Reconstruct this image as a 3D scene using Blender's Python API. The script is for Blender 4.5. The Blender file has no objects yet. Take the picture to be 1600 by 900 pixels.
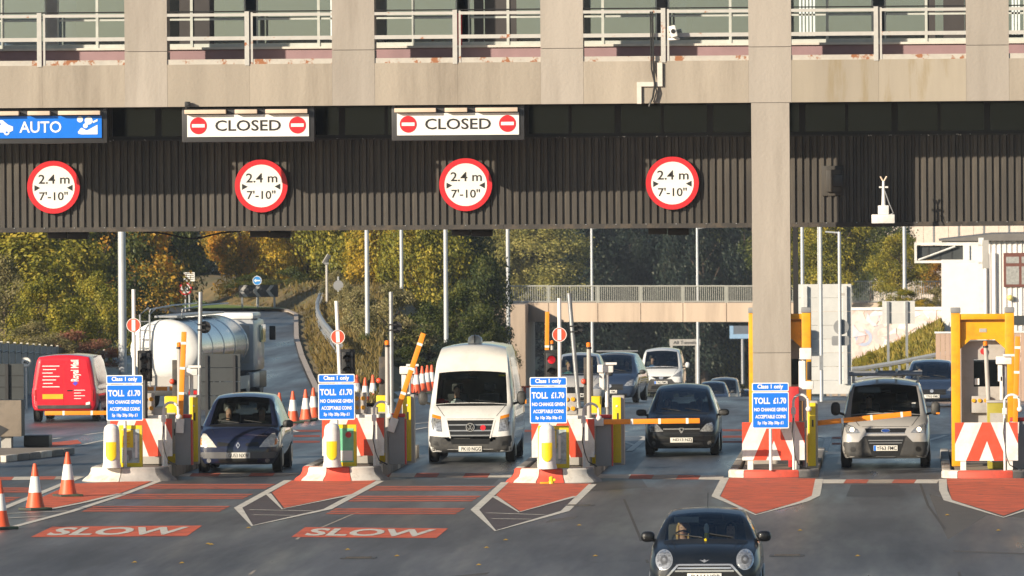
import bpy, bmesh, math, random
from mathutils import Vector, Matrix
from mathutils.bvhtree import BVHTree
random.seed(7)
R = math.radians
SC = bpy.context.scene
COL = SC.collection

# ------------------------------------------------------------------ camera
CAM_H, F = 6.5, 13500.0                       # eye height, focal length in pixels of the 1600 px photo
YAW, PITCH, ROLL = math.atan(630 / F), math.atan(172.6 / F), 0.007
FWD = Vector((-math.sin(YAW) * math.cos(PITCH), math.cos(YAW) * math.cos(PITCH), -math.sin(PITCH)))
_r0 = Vector((math.cos(YAW), math.sin(YAW), 0)); _u0 = _r0.cross(FWD)
RIGHT = _r0 * math.cos(ROLL) - _u0 * math.sin(ROLL)
UP = _r0 * math.sin(ROLL) + _u0 * math.cos(ROLL)
cd = bpy.data.cameras.new('camera'); cam = bpy.data.objects.new('camera', cd); COL.objects.link(cam)
cd.sensor_width = 36; cd.lens = F / 1600 * 36; cd.clip_start = 5; cd.clip_end = 6000
cam.matrix_world = Matrix(((RIGHT.x, UP.x, -FWD.x, 0), (RIGHT.y, UP.y, -FWD.y, 0), (RIGHT.z, UP.z, -FWD.z, CAM_H), (0, 0, 0, 1)))
cd.dof.use_dof = True; cd.dof.focus_distance = 190; cd.dof.aperture_fstop = 9
SC.camera = cam
HAZE = .00012

# ------------------------------------------------------------------ light
SUN_D = Vector((1.12, 1.0, -0.50)).normalized()          # the way the sunlight travels
w = bpy.data.worlds.new('World'); SC.world = w; w.use_nodes = True
nt = w.node_tree; bg = nt.nodes['Background']
sky = nt.nodes.new('ShaderNodeTexSky'); sky.sky_type = 'NISHITA'; sky.sun_disc = False
sky.sun_elevation = math.asin(-SUN_D.z)
sky.sun_rotation = math.atan2(-SUN_D.x, -SUN_D.y)
sky.air_density = 1.0; sky.dust_density = 0.5; sky.ozone_density = 1.5
nt.links.new(sky.outputs[0], bg.inputs[0]); bg.inputs[1].default_value = 0.07
sd = bpy.data.lights.new('sun', 'SUN'); sd.energy = 5.0; sd.angle = R(0.55); sd.color = (1.0, 0.87, 0.69)
so = bpy.data.objects.new('sun', sd); COL.objects.link(so)
so.rotation_euler = SUN_D.to_track_quat('-Z', 'Y').to_euler(); so.location = (-60, 60, 80)
SC.view_settings.view_transform = 'Standard'; SC.view_settings.look = 'None'
SC.view_settings.exposure = 0.62; SC.view_settings.gamma = 1.0
SC.cycles.max_bounces = 4; SC.cycles.diffuse_bounces = 3; SC.cycles.transparent_max_bounces = 10; SC.cycles.use_denoising = True
SC.cycles.volume_bounces = 0

# ------------------------------------------------------------------ pixels of the photo -> places in the world
def ray(px, py): return FWD * F + RIGHT * (px - 800) + UP * (450 - py)
def P(px, py, Y):
    d = ray(px, py); t = Y / d.y
    return Vector((d.x * t, Y, CAM_H + d.z * t))
def lerp(a, b, t): return a + (b - a) * t
def sstep(a, b, x):
    t = min(1, max(0, (x - a) / (b - a))); return t * t * (3 - 2 * t)
def interp(tab, x):
    if x <= tab[0][0]: return tab[0][1]
    for (a, u), (b, v) in zip(tab, tab[1:]):
        if x <= b: return lerp(u, v, (x - a) / (b - a))
    return tab[-1][1]
MAIN = [(-50, -.6), (90, -.36), (150, 0), (204, 0), (225, -.2), (245, -.5), (280, -1.0), (314, -1.62), (335, -2.05), (360, -2.9), (470, -6.6), (600, -10.6), (700, -12), (900, -12)]
SLIP = [(-50, -.6), (90, -.36), (150, 0), (204, 0), (225, -.2), (245, -.5), (300, -.5), (424, 0), (900, 1)]
XD = [(0, -16.5), (245, -17.0), (262, -18.0), (291, -20.3), (329, -23.4), (361, -25.9), (411, -29.5), (424, -31), (440, -36), (500, -48), (900, -60)]    # right edge of the slip road
def gz(x, y):
    a, b = interp(SLIP, y), interp(MAIN, y)
    t = sstep(0, 7.5, x - interp(XD, y) - .8)
    return lerp(a, b, t)
def G(px, py):
    z = 0.0
    d = ray(px, py)
    for _ in range(25):
        t = (z - CAM_H) / d.z
        p = Vector((d.x * t, d.y * t, z)); z = z + .7 * (gz(p.x, p.y) - z)
    return Vector((p.x, p.y, gz(p.x, p.y)))
def S(Y): return F / Y

# ------------------------------------------------------------------ materials
MAT = {}
def mat(name, col=(.5, .5, .5), rough=.6, metal=0, var=.12, scale=3.0, bump=.0, bscale=30., coat=0, emit=None, estr=0, spec=.5, dirt=None, dscale=1.2, damt=.0, streak=False, alpha=1, dthr=(.48, .62), orand=0):
    if name in MAT: return MAT[name]
    m = bpy.data.materials.new(name); m.use_nodes = True; n = m.node_tree.nodes; l = m.node_tree.links
    b = n['Principled BSDF']
    b.inputs['Roughness'].default_value = rough; b.inputs['Metallic'].default_value = metal
    b.inputs['Coat Weight'].default_value = coat; b.inputs['Coat Roughness'].default_value = .03
    b.inputs['Specular IOR Level'].default_value = spec
    tc = n.new('ShaderNodeTexCoord'); vec = tc.outputs['Object']
    if streak:
        mp = n.new('ShaderNodeMapping'); mp.inputs['Scale'].default_value = (1, 1, .12); l.new(vec, mp.inputs[0]); svec = mp.outputs[0]
    else: svec = vec
    no = n.new('ShaderNodeTexNoise'); no.inputs['Scale'].default_value = scale; no.inputs['Detail'].default_value = 5; no.inputs['Roughness'].default_value = .62
    l.new(svec, no.inputs[0])
    mr = n.new('ShaderNodeMapRange'); mr.inputs[1].default_value = .3; mr.inputs[2].default_value = .7
    mr.inputs[3].default_value = 1 - var; mr.inputs[4].default_value = 1 + var * .7; l.new(no.outputs[0], mr.inputs[0])
    mx = n.new('ShaderNodeMix'); mx.data_type = 'RGBA'; mx.blend_type = 'MULTIPLY'; mx.inputs[0].default_value = 1
    mx.inputs[6].default_value = (*col, 1); l.new(mr.outputs[0], mx.inputs[7])
    out = mx.outputs[2]
    if orand:
        oi = n.new('ShaderNodeObjectInfo'); ro = n.new('ShaderNodeMapRange'); ro.inputs[3].default_value = 1 - orand; ro.inputs[4].default_value = 1 + orand; l.new(oi.outputs['Random'], ro.inputs[0])
        mo = n.new('ShaderNodeMix'); mo.data_type = 'RGBA'; mo.blend_type = 'MULTIPLY'; mo.inputs[0].default_value = 1; l.new(out, mo.inputs[6]); l.new(ro.outputs[0], mo.inputs[7]); out = mo.outputs[2]
    if dirt:
        n2 = n.new('ShaderNodeTexNoise'); n2.inputs['Scale'].default_value = dscale; n2.inputs['Detail'].default_value = 8; n2.inputs['Roughness'].default_value = .7
        l.new(svec, n2.inputs[0])
        r2 = n.new('ShaderNodeMapRange'); r2.inputs[1].default_value = dthr[0]; r2.inputs[2].default_value = dthr[1]; r2.inputs[4].default_value = damt
        l.new(n2.outputs[0], r2.inputs[0])
        m2 = n.new('ShaderNodeMix'); m2.data_type = 'RGBA'; l.new(r2.outputs[0], m2.inputs[0]); l.new(out, m2.inputs[6]); m2.inputs[7].default_value = (*dirt, 1)
        out = m2.outputs[2]
    l.new(out, b.inputs['Base Color'])
    if bump:
        n3 = n.new('ShaderNodeTexNoise'); n3.inputs['Scale'].default_value = bscale; n3.inputs['Detail'].default_value = 6; l.new(vec, n3.inputs[0])
        bp = n.new('ShaderNodeBump'); bp.inputs['Strength'].default_value = bump; bp.inputs['Distance'].default_value = .02
        l.new(n3.outputs[0], bp.inputs['Height']); l.new(bp.outputs[0], b.inputs['Normal'])
    if emit: b.inputs['Emission Color'].default_value = (*emit, 1); b.inputs['Emission Strength'].default_value = estr
    MAT[name] = m; return m

def glassmat(name, tint=(.5, .6, .58), refl=.18, rough=.02):
    if name in MAT: return MAT[name]
    m = bpy.data.materials.new(name); m.use_nodes = True; n = m.node_tree.nodes; l = m.node_tree.links
    n.remove(n['Principled BSDF']); o = n['Material Output']
    t = n.new('ShaderNodeBsdfTransparent'); t.inputs[0].default_value = (*tint, 1)
    g = n.new('ShaderNodeBsdfGlossy'); g.inputs['Roughness'].default_value = rough; g.inputs[0].default_value = (.82, .93, 1, 1)
    lw = n.new('ShaderNodeFresnel'); lw.inputs[0].default_value = 1.5
    ma = n.new('ShaderNodeMath'); ma.operation = 'MULTIPLY_ADD'; ma.inputs[1].default_value = 1.0; ma.inputs[2].default_value = refl - .04
    l.new(lw.outputs[0], ma.inputs[0])
    mx = n.new('ShaderNodeMixShader'); l.new(ma.outputs[0], mx.inputs[0]); l.new(t.outputs[0], mx.inputs[1]); l.new(g.outputs[0], mx.inputs[2])
    l.new(mx.outputs[0], o.inputs[0]); MAT[name] = m; return m

def leafmat(name, cols, dark=1.0):
    m = bpy.data.materials.new(name); m.use_nodes = True; n = m.node_tree.nodes; l = m.node_tree.links
    n.remove(n['Principled BSDF']); o = n['Material Output']
    ge = n.new('ShaderNodeNewGeometry'); oi = n.new('ShaderNodeObjectInfo'); tc = n.new('ShaderNodeTexCoord')
    no = n.new('ShaderNodeTexNoise'); no.inputs['Scale'].default_value = .55; no.inputs['Detail'].default_value = 3
    va = n.new('ShaderNodeVectorMath'); va.operation = 'ADD'; l.new(tc.outputs['Object'], va.inputs[0])
    cx = n.new('ShaderNodeCombineXYZ'); l.new(oi.outputs['Random'], cx.inputs[0]); vs = n.new('ShaderNodeVectorMath'); vs.operation = 'SCALE'; vs.inputs['Scale'].default_value = 60
    l.new(cx.outputs[0], vs.inputs[0]); l.new(vs.outputs[0], va.inputs[1]); l.new(va.outputs[0], no.inputs[0])
    a = n.new('ShaderNodeMath'); a.operation = 'MULTIPLY_ADD'; a.inputs[1].default_value = .45; l.new(ge.outputs['Random Per Island'], a.inputs[0])
    s = n.new('ShaderNodeMapRange'); s.inputs[1].default_value = .3; s.inputs[2].default_value = .7; s.inputs[4].default_value = .55; l.new(no.outputs[0], s.inputs[0]); l.new(s.outputs[0], a.inputs[2])
    cr = n.new('ShaderNodeValToRGB'); e = cr.color_ramp.elements
    while len(e) < len(cols): e.new(.5)
    for i, c in enumerate(cols): e[i].position = i / (len(cols) - 1); e[i].color = (c[0] * dark * 1.3, c[1] * dark * 1.3, c[2] * dark * 1.3, 1)
    l.new(a.outputs[0], cr.inputs[0])
    d = n.new('ShaderNodeBsdfDiffuse'); t = n.new('ShaderNodeBsdfTranslucent'); l.new(cr.outputs[0], d.inputs[0]); l.new(cr.outputs[0], t.inputs[0])
    g = n.new('ShaderNodeBsdfGlossy'); g.inputs['Roughness'].default_value = .45; g.inputs[0].default_value = (.5, .5, .4, 1)
    mx = n.new('ShaderNodeMixShader'); mx.inputs[0].default_value = .36; l.new(d.outputs[0], mx.inputs[1]); l.new(t.outputs[0], mx.inputs[2])
    m2 = n.new('ShaderNodeMixShader'); m2.inputs[0].default_value = .03; l.new(mx.outputs[0], m2.inputs[1]); l.new(g.outputs[0], m2.inputs[2])
    l.new(m2.outputs[0], o.inputs[0]); MAT[name] = m; return m

# ------------------------------------------------------------------ object helpers
def tag(o, label=None, cat=None, group=None, kind=None):
    if label: o['label'] = label
    if cat: o['category'] = cat
    if group: o['group'] = group
    if kind: o['kind'] = kind
    return o
def thing(name, loc, label, cat, group=None, rz=0, kind=None):
    o = bpy.data.objects.new(name, None); COL.objects.link(o); o.location = loc; o.rotation_euler = (0, 0, rz)
    o.empty_display_size = .2
    return tag(o, label, cat, group, kind)
def link(name, me, parent=None, loc=(0, 0, 0)):
    o = bpy.data.objects.new(name, me); COL.objects.link(o); o.location = loc
    if parent: o.parent = parent
    return o
def copy_tree(o, parent=None):
    c = o.copy(); COL.objects.link(c); c.parent = parent
    for ch in list(o.children): copy_tree(ch, c)
    return c

class MB:
    """collects shapes; build() links them as ONE mesh object"""
    def __init__(s): s.v = []; s.f = []
    def add(s, v, f):
        k = len(s.v); s.v += [tuple(p) for p in v]; s.f += [tuple(i + k for i in q) for q in f]; return s
    def box(s, x0, x1, y0, y1, z0, z1, bev=0):
        if bev:
            b = min(bev, (x1 - x0) * .45, (y1 - y0) * .45, (z1 - z0) * .45)
            bm = bmesh.new(); bmesh.ops.create_cube(bm, size=1)
            for q in bm.verts: q.co = Vector((lerp(x0, x1, q.co.x + .5), lerp(y0, y1, q.co.y + .5), lerp(z0, z1, q.co.z + .5)))
            bmesh.ops.bevel(bm, geom=list(bm.edges), offset=b, segments=2, affect='EDGES', profile=.6)
            bm.verts.index_update()
            s.add([q.co for q in bm.verts], [[q.index for q in f.verts] for f in bm.faces]); bm.free(); return s
        v = [(x0, y0, z0), (x1, y0, z0), (x1, y1, z0), (x0, y1, z0), (x0, y0, z1), (x1, y0, z1), (x1, y1, z1), (x0, y1, z1)]
        return s.add(v, [(0, 3, 2, 1), (4, 5, 6, 7), (0, 1, 5, 4), (1, 2, 6, 5), (2, 3, 7, 6), (3, 0, 4, 7)])
    def prism(s, poly, y0, y1):
        n = len(poly)
        a = sum(poly[i][0] * poly[(i + 1) % n][1] - poly[(i + 1) % n][0] * poly[i][1] for i in range(n))
        if a < 0: poly = poly[::-1]
        v = [(x, y0, z) for x, z in poly] + [(x, y1, z) for x, z in poly]
        return s.add(v, [tuple(range(n)), tuple(range(2 * n - 1, n - 1, -1))] + [(i, i + n, (i + 1) % n + n, (i + 1) % n) for i in range(n)])
    def slab(s, poly, z0, z1):
        n = len(poly)
        a = sum(poly[i][0] * poly[(i + 1) % n][1] - poly[(i + 1) % n][0] * poly[i][1] for i in range(n))
        if a < 0: poly = poly[::-1]
        v = [(x, y, z0) for x, y in poly] + [(x, y, z1) for x, y in poly]
        return s.add(v, [tuple(range(n - 1, -1, -1)), tuple(range(n, 2 * n))] + [(i, (i + 1) % n, (i + 1) % n + n, i + n) for i in range(n)])
    def tube(s, pts, r, n=10, r2=None):
        pts = [Vector(p) for p in pts]; m = len(pts); v = []; f = []
        for i, p in enumerate(pts):
            d = (pts[min(i + 1, m - 1)] - pts[max(i - 1, 0)]).normalized()
            a = d.cross(Vector((0, 0, 1)) if abs(d.z) < .9 else Vector((0, 1, 0))).normalized(); b = d.cross(a)
            rr = r if r2 is None else lerp(r, r2, i / (m - 1))
            v += [p + (a * math.cos(t * 2 * math.pi / n) + b * math.sin(t * 2 * math.pi / n)) * rr for t in range(n)]
        for i in range(m - 1):
            for k in range(n): f.append((i * n + k, i * n + (k + 1) % n, (i + 1) * n + (k + 1) % n, (i + 1) * n + k))
        f.append(tuple(range(n - 1, -1, -1))); f.append(tuple(range((m - 1) * n, m * n)))
        return s.add(v, f)
    def lathe(s, prof, n=20, c=(0, 0, 0), axis='z'):
        v = []; f = []; m = len(prof)
        for r, h in prof:
            for k in range(n):
                a = k * 2 * math.pi / n; x, y = r * math.cos(a), r * math.sin(a)
                v.append((c[0] + x, c[1] + y, c[2] + h) if axis == 'z' else ((c[0] + x, c[1] + h, c[2] + y) if axis == 'y' else (c[0] + h, c[1] + x, c[2] + y)))
        for i in range(m - 1):
            for k in range(n):
                q = (i * n + k, i * n + (k + 1) % n, (i + 1) * n + (k + 1) % n, (i + 1) * n + k)
                f.append(q if axis != 'y' else q[::-1])
        f.append(tuple(range(n))[::-1]); f.append(tuple(range((m - 1) * n, m * n)))
        return s.add(v, f)
    def ball(s, c, rx, ry, rz, n=12, m=8, e=1.0):
        v = []; f = []
        def sg(q): return math.copysign(abs(q) ** e, q)
        for i in range(m + 1):
            t = math.pi * i / m
            for k in range(n):
                a = 2 * math.pi * k / n
                v.append((c[0] + rx * sg(math.sin(t)) * sg(math.cos(a)), c[1] + ry * sg(math.sin(t)) * sg(math.sin(a)), c[2] + rz * sg(math.cos(t))))
        for i in range(m):
            for k in range(n): f.append((i * n + k, (i + 1) * n + k, (i + 1) * n + (k + 1) % n, i * n + (k + 1) % n))
        return s.add(v, f)
    def mesh(s, name, m, smooth=None):
        me = bpy.data.meshes.new(name); me.from_pydata(s.v, [], s.f); me.materials.append(m)
        bm = bmesh.new(); bm.from_mesh(me)
        bmesh.ops.remove_doubles(bm, verts=bm.verts, dist=1e-5)
        bmesh.ops.recalc_face_normals(bm, faces=bm.faces); bm.to_mesh(me); bm.free()
        if smooth:
            me.shade_smooth(); me.set_sharp_from_angle(angle=R(smooth))
        return me
    def build(s, name, m, parent=None, loc=(0, 0, 0), smooth=None):
        return link(name, s.mesh(name, m, smooth), parent, loc)

def box(name, x0, x1, y0, y1, z0, z1, m, parent=None, bev=0, loc=(0, 0, 0)):
    return MB().box(min(x0, x1), max(x0, x1), min(y0, y1), max(y0, y1), min(z0, z1), max(z0, z1), bev).build(name, m, parent, loc, 35 if bev else None)
def prism(name, poly, y0, y1, m, parent=None, loc=(0, 0, 0)): return MB().prism(poly, y0, y1).build(name, m, parent, loc)
def tube(name, pts, r, m, parent=None, n=10, r2=None, loc=(0, 0, 0)): return MB().tube(pts, r, n, r2).build(name, m, parent, loc, 40)
def circ(cx, cz, r, n=28, r2=None): return [(cx + r * math.cos(2 * math.pi * k / n), cz + (r2 or r) * math.sin(2 * math.pi * k / n)) for k in range(n)]
def rrect(x0, x1, z0, z1, r, n=4):
    o = []
    for cx, cz, a in ((x1 - r, z1 - r, 0), (x0 + r, z1 - r, 90), (x0 + r, z0 + r, 180), (x1 - r, z0 + r, 270)):
        o += [(cx + r * math.cos(R(a + 90 * k / n)), cz + r * math.sin(R(a + 90 * k / n))) for k in range(n + 1)]
    return o
def ring(name, cx, cz, ro, ri, y0, y1, m, parent, n=32):
    v = []; f = []
    for k in range(n):
        a = 2 * math.pi * k / n
        for r_, y in ((ro, y0), (ri, y0), (ri, y1), (ro, y1)): v.append((cx + r_ * math.cos(a), y, cz + r_ * math.sin(a)))
    for k in range(n):
        j = (k + 1) % n
        for q in range(4): f.append((k * 4 + q, k * 4 + (q + 1) % 4, j * 4 + (q + 1) % 4, j * 4 + q))
    return MB().add(v, f).build(name, m, parent)

# ------------------------------------------------------------------ lettering (built-in font), made first while the scene is still empty
_TXT = {}
def text_geo(s, bold=0.0):
    if (s, bold) in _TXT: return _TXT[(s, bold)]
    cu = bpy.data.curves.new('t', 'FONT'); cu.body = s; cu.size = 1; cu.offset = bold; cu.resolution_u = 3
    ob = bpy.data.objects.new('t', cu); COL.objects.link(ob)
    me = bpy.data.meshes.new_from_object(ob.evaluated_get(bpy.context.evaluated_depsgraph_get()))
    v = [(p.co.x, p.co.y) for p in me.vertices]; f = [tuple(p.vertices) for p in me.polygons]
    bpy.data.objects.remove(ob); bpy.data.curves.remove(cu); bpy.data.meshes.remove(me)
    xs = [p[0] for p in v]; ys = [p[1] for p in v]; x0, x1, y0, y1 = min(xs), max(xs), min(ys), max(ys)
    _TXT[(s, bold)] = ([((x - x0) / (x1 - x0) - .5, (y - y0) / (y1 - y0) - .5) for x, y in v], f)
    return _TXT[(s, bold)]
for s_, b_ in (('CLOSED', .012), ('AUTO', .014), ('2.4 m', .012), ("7'-10\"", .012), ('Class 1 only', .035), ('TOLL', .035), ('£1.70', .035), ('NO CHANGE GIVEN', .035),
               ('ACCEPTABLE COINS', .035), ('5p 10p 20p 50p £1', .035), ('SLOW', .03), ('30', .02), ('40', .02), ('GU53 NXW', .01), ('PK10 NGG', .01), ('ND13 NZJ', .01), ('YF63 FMC', .01), ('DA14 UOR', .01),
               ('V', .0), ('W', .0), ('Royal Mail', .03), ('Services', .01), ('All Tunnels', .01)): text_geo(s_, b_)
def text(name, s, cx, cz, wd, ht, y, m, parent, bold=.012, loc=(0, 0, 0)):
    v, f = text_geo(s, bold)
    me = bpy.data.meshes.new(name); me.from_pydata([(cx + a * wd, y, cz + b * ht) for a, b in v], [], f); me.materials.append(m)
    return link(name, me, parent, loc)

# ------------------------------------------------------------------ a seated person (one skinned mesh, made once)
def person_mesh():
    V = [(0, 0, 0), (0, 0, .2), (0, -.01, .4), (0, 0, .52), (0, -.01, .60), (0, -.02, .68), (0, -.01, .77), (0, 0, .83)]
    Rr = [(.16, .12), (.15, .11), (.17, .11), (.075, .07), (.058, .06), (.072, .085), (.08, .098), (.05, .06)]
    E = [(i, i + 1) for i in range(7)]
    V.append((0, -.125, .69)); Rr.append((.014, .016)); E.append((5, 8))
    for sx in (-1, 1):
        k = len(V)
        V += [(sx * .19, 0, .44), (sx * .25, -.10, .22), (sx * .17, -.33, .26), (sx * .15, -.40, .29)]
        Rr += [(.07, .07), (.05, .05), (.038, .038), (.042, .03)]; E += [(2, k), (k, k + 1), (k + 1, k + 2), (k + 2, k + 3)]
        k = len(V); V += [(sx * .1, -.1, -.02), (sx * .14, -.48, .03)]; Rr += [(.1, .09), (.07, .07)]; E += [(0, k), (k, k + 1)]
    me = bpy.data.meshes.new('p'); me.from_pydata(V, E, [])
    ob = bpy.data.objects.new('p', me); COL.objects.link(ob)
    md = ob.modifiers.new('s', 'SKIN'); ob.modifiers.new('d', 'SUBSURF').levels = 1
    for q, r_ in zip(me.skin_vertices[0].data, Rr): q.radius = r_
    me.skin_vertices[0].data[0].use_root = True
    out = bpy.data.meshes.new_from_object(ob.evaluated_get(bpy.context.evaluated_depsgraph_get()))
    bpy.data.objects.remove(ob); out.name = 'person_body'
    out.materials.clear(); out.materials.append(None); out.materials.append(None)
    for p in out.polygons:
        c = p.center
        p.material_index = 1 if (c.z > .555 or c.y < -.345 and c.z > .15) else 0
        p.use_smooth = True
    return out
PERSON = person_mesh()

# =================================================================== materials used widely
def asphalt_mat():
    m = bpy.data.materials.new('asphalt'); m.use_nodes = True; n = m.node_tree.nodes; l = m.node_tree.links; b = n['Principled BSDF']
    ge = n.new('ShaderNodeNewGeometry'); pos = ge.outputs['Position']
    def noise(scale, sc=(1, 1, 1), det=6, ro=.6):
        mp = n.new('ShaderNodeMapping'); mp.inputs['Scale'].default_value = sc; l.new(pos, mp.inputs[0])
        q = n.new('ShaderNodeTexNoise'); q.inputs['Scale'].default_value = scale; q.inputs['Detail'].default_value = det; q.inputs['Roughness'].default_value = ro
        l.new(mp.outputs[0], q.inputs[0]); return q.outputs[0]
    def ramp(src, a, c, lo, hi):
        q = n.new('ShaderNodeMapRange'); q.inputs[1].default_value = a; q.inputs[2].default_value = c; q.inputs[3].default_value = lo; q.inputs[4].default_value = hi; l.new(src, q.inputs[0]); return q.outputs[0]
    def mul(a, c):
        q = n.new('ShaderNodeMath'); q.operation = 'MULTIPLY'; l.new(a, q.inputs[0]); l.new(c, q.inputs[1]); return q.outputs[0]
    patch = ramp(noise(.16, (1, .35, 1)), .38, .62, .62, 1.3)
    lanes = ramp(noise(.9, (1, .02, 1), 3), .35, .65, .68, 1.25)
    grit = ramp(noise(9, (1, .6, 1), 8, .75), .3, .7, .8, 1.2)
    spots = ramp(noise(.7, (1, .5, 1), 9, .75), .60, .68, 1, .5)
    v = mul(mul(patch, lanes), mul(grit, spots))
    mx = n.new('ShaderNodeMix'); mx.data_type = 'RGBA'; mx.blend_type = 'MULTIPLY'; mx.inputs[0].default_value = 1; mx.inputs[6].default_value = (.066, .068, .072, 1)
    l.new(v, mx.inputs[7]); l.new(mx.outputs[2], b.inputs['Base Color'])
    rg = ramp(noise(.6, (1, .07, 1), 5), .34, .66, .26, .58); l.new(rg, b.inputs['Roughness'])
    b.inputs['Specular IOR Level'].default_value = .62
    bp = n.new('ShaderNodeBump'); bp.inputs['Strength'].default_value = .25; bp.inputs['Distance'].default_value = .02
    l.new(noise(14, det=4), bp.inputs['Height']); l.new(bp.outputs[0], b.inputs['Normal'])
    return m
ASPH = asphalt_mat()
CONC = mat('fascia_concrete', (.35, .306, .25), .85, var=.15, scale=1.1, bump=.35, bscale=14, dirt=(.20, .17, .135), dscale=1.0, damt=.75, streak=True, dthr=(.5, .72), orand=.07)
PILL = mat('pillar_concrete', (.37, .332, .288), .85, var=.13, scale=1.2, bump=.35, bscale=14, dirt=(.25, .22, .185), dscale=1.1, damt=.7, streak=True, dthr=(.48, .7), orand=.07)
MOSS = mat('mossy_concrete', (.335, .295, .235), .9, var=.12, scale=1.3, bump=.12, bscale=18, dirt=(.23, .17, .07), dscale=1.6, damt=.7, streak=True, dthr=(.5, .64), orand=.07)
CLAD = mat('cladding_paint', (.056, .050, .043), .55, var=.3, scale=1.5, streak=True, dirt=(.13, .11, .085), dscale=3, damt=.7, dthr=(.5, .75), orand=.18)
TRIM = mat('dark_trim', (.045, .040, .036), .6, var=.3, scale=2, dirt=(.12, .09, .06), dscale=4, damt=.5)
BLACK = mat('black_paint', (.018, .018, .019), .5, var=.2)
RUBBER = mat('tyre_rubber', (.018, .018, .018), .85, var=.2, scale=8)
RAILW = mat('rusty_white_paint', (.47, .46, .43), .5, var=.08, scale=6, dirt=(.33, .11, .035), dscale=2.6, damt=1, dthr=(.63, .66))
RAILK = mat('rusty_kerb_paint', (.46, .43, .38), .6, var=.1, scale=6, dirt=(.30, .12, .05), dscale=2.2, damt=1, dthr=(.54, .58))
PURP = mat('faded_purple_panel', (.30, .19, .20), .6, var=.12, scale=2)
SILL = mat('white_sill', (.62, .58, .52), .5)
MULL = mat('window_mullion', (.50, .52, .48), .45)
DARKM = mat('dark_metal', (.05, .05, .052), .45, metal=.3)
GREYM = mat('galvanised_steel', (.36, .37, .38), .42, metal=.55, var=.15, scale=5)
POLEM = mat('painted_lamp_column', (.50, .52, .54), .4, metal=.2, var=.08)
WHITE = mat('white_paint', (.76, .75, .72), .42, var=.06, scale=5, dirt=(.42, .38, .32), dscale=3, damt=.35)
WHITES = mat('white_sign_face', (.80, .79, .75), .35, var=.05)
RED = mat('sign_red', (.60, .022, .030), .38, var=.08)
REDC = mat('chevron_red', (.72, .075, .035), .42, var=.08, dirt=(.4, .12, .08), dscale=4, damt=.35)
BLUE = mat('sign_blue', (.006, .17, .72), .35, var=.05)
YEL = mat('toll_yellow', (.82, .62, .01), .42, var=.06, dirt=(.5, .38, .05), dscale=3, damt=.4)
AMB = mat('booth_amber', (.80, .36, .006), .42, var=.10, dirt=(.45, .20, .02), dscale=2, damt=.5)
ORNG = mat('barrier_orange', (.85, .27, .012), .45, var=.1, scale=4)
CONE = mat('cone_orange', (.80, .11, .035), .5, var=.15, scale=6, dirt=(.35, .10, .05), dscale=6, damt=.5)
BULB = mat('amber_beacon', (.85, .20, .01), .3)
BEIGE = mat('hood_beige', (.66, .52, .40), .5)
BLKT = mat('sign_black', (.02, .02, .02), .5)
GRASSM = mat('grass_turf', (.075, .085, .022), .9, var=.45, scale=.8, bump=.5, bscale=6, dirt=(.16, .12, .04), dscale=.5, damt=.8)
REDRD = mat('road_red', (.60, .105, .042), .72, var=.28, scale=1.2, bump=.2, bscale=25, dirt=(.12, .06, .05), dscale=2.6, damt=.85, dthr=(.54, .66))
REDRB = mat('road_red_worn', (.46, .10, .05), .75, var=.25, scale=2, bump=.2, bscale=25, dirt=(.07, .062, .06), dscale=3.5, damt=.9, dthr=(.53, .64))
WHRD = mat('road_white', (.62, .58, .50), .7, var=.15, scale=2, bump=.15, bscale=30, dirt=(.20, .18, .16), dscale=3.5, damt=.75, dthr=(.54, .66))
WHOLD = mat('road_white_worn', (.40, .34, .27), .75, var=.2, scale=2, dirt=(.14, .12, .11), dscale=4, damt=.7)
PANEG = glassmat('office_glass', (.58, .69, .80), .34, .03)
PANED = glassmat('dark_glass', (.25, .28, .31), .032, .10)

# =================================================================== the ground
def grid_obj(name, xs, ys, zf, m, kind='structure'):
    v = [(x, y, zf(x, y)) for y in ys for x in xs]; nx = len(xs)
    f = [(j * nx + i, j * nx + i + 1, (j + 1) * nx + i + 1, (j + 1) * nx + i) for j in range(len(ys) - 1) for i in range(nx - 1)]
    o = MB().add(v, f).build(name, m); o.data.shade_smooth(); return tag(o, kind=kind)
def frange(a, b, s):
    o = []; x = a
    while x < b - 1e-6: o.append(x); x += s
    return o + [b]
def terr(x, y):
    d = max(0, -75 - x, x - 25)
    return gz(min(25, max(-75, x)), y) - .45 + 2 * sstep(10, 120, d) - 4 * sstep(1000, 1300, y) + 16 * sstep(900, 1500, y)
tag(grid_obj('ground', [-3000, -1200, -500, -200] + frange(-90, 40, 5) + [80, 200, 500, 1200, 3000], [-300, -100] + frange(-50, 800, 10) + [900, 1000, 1200, 1500, 2500, 5000], terr, GRASSM), 'rough grass ground around the toll plaza')
tag(grid_obj('road', frange(-75, 25, 1.25), frange(-60, 150, 15) + frange(154, 720, 4)[0:], gz, ASPH), 'dark asphalt of the toll plaza and carriageways')

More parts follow.
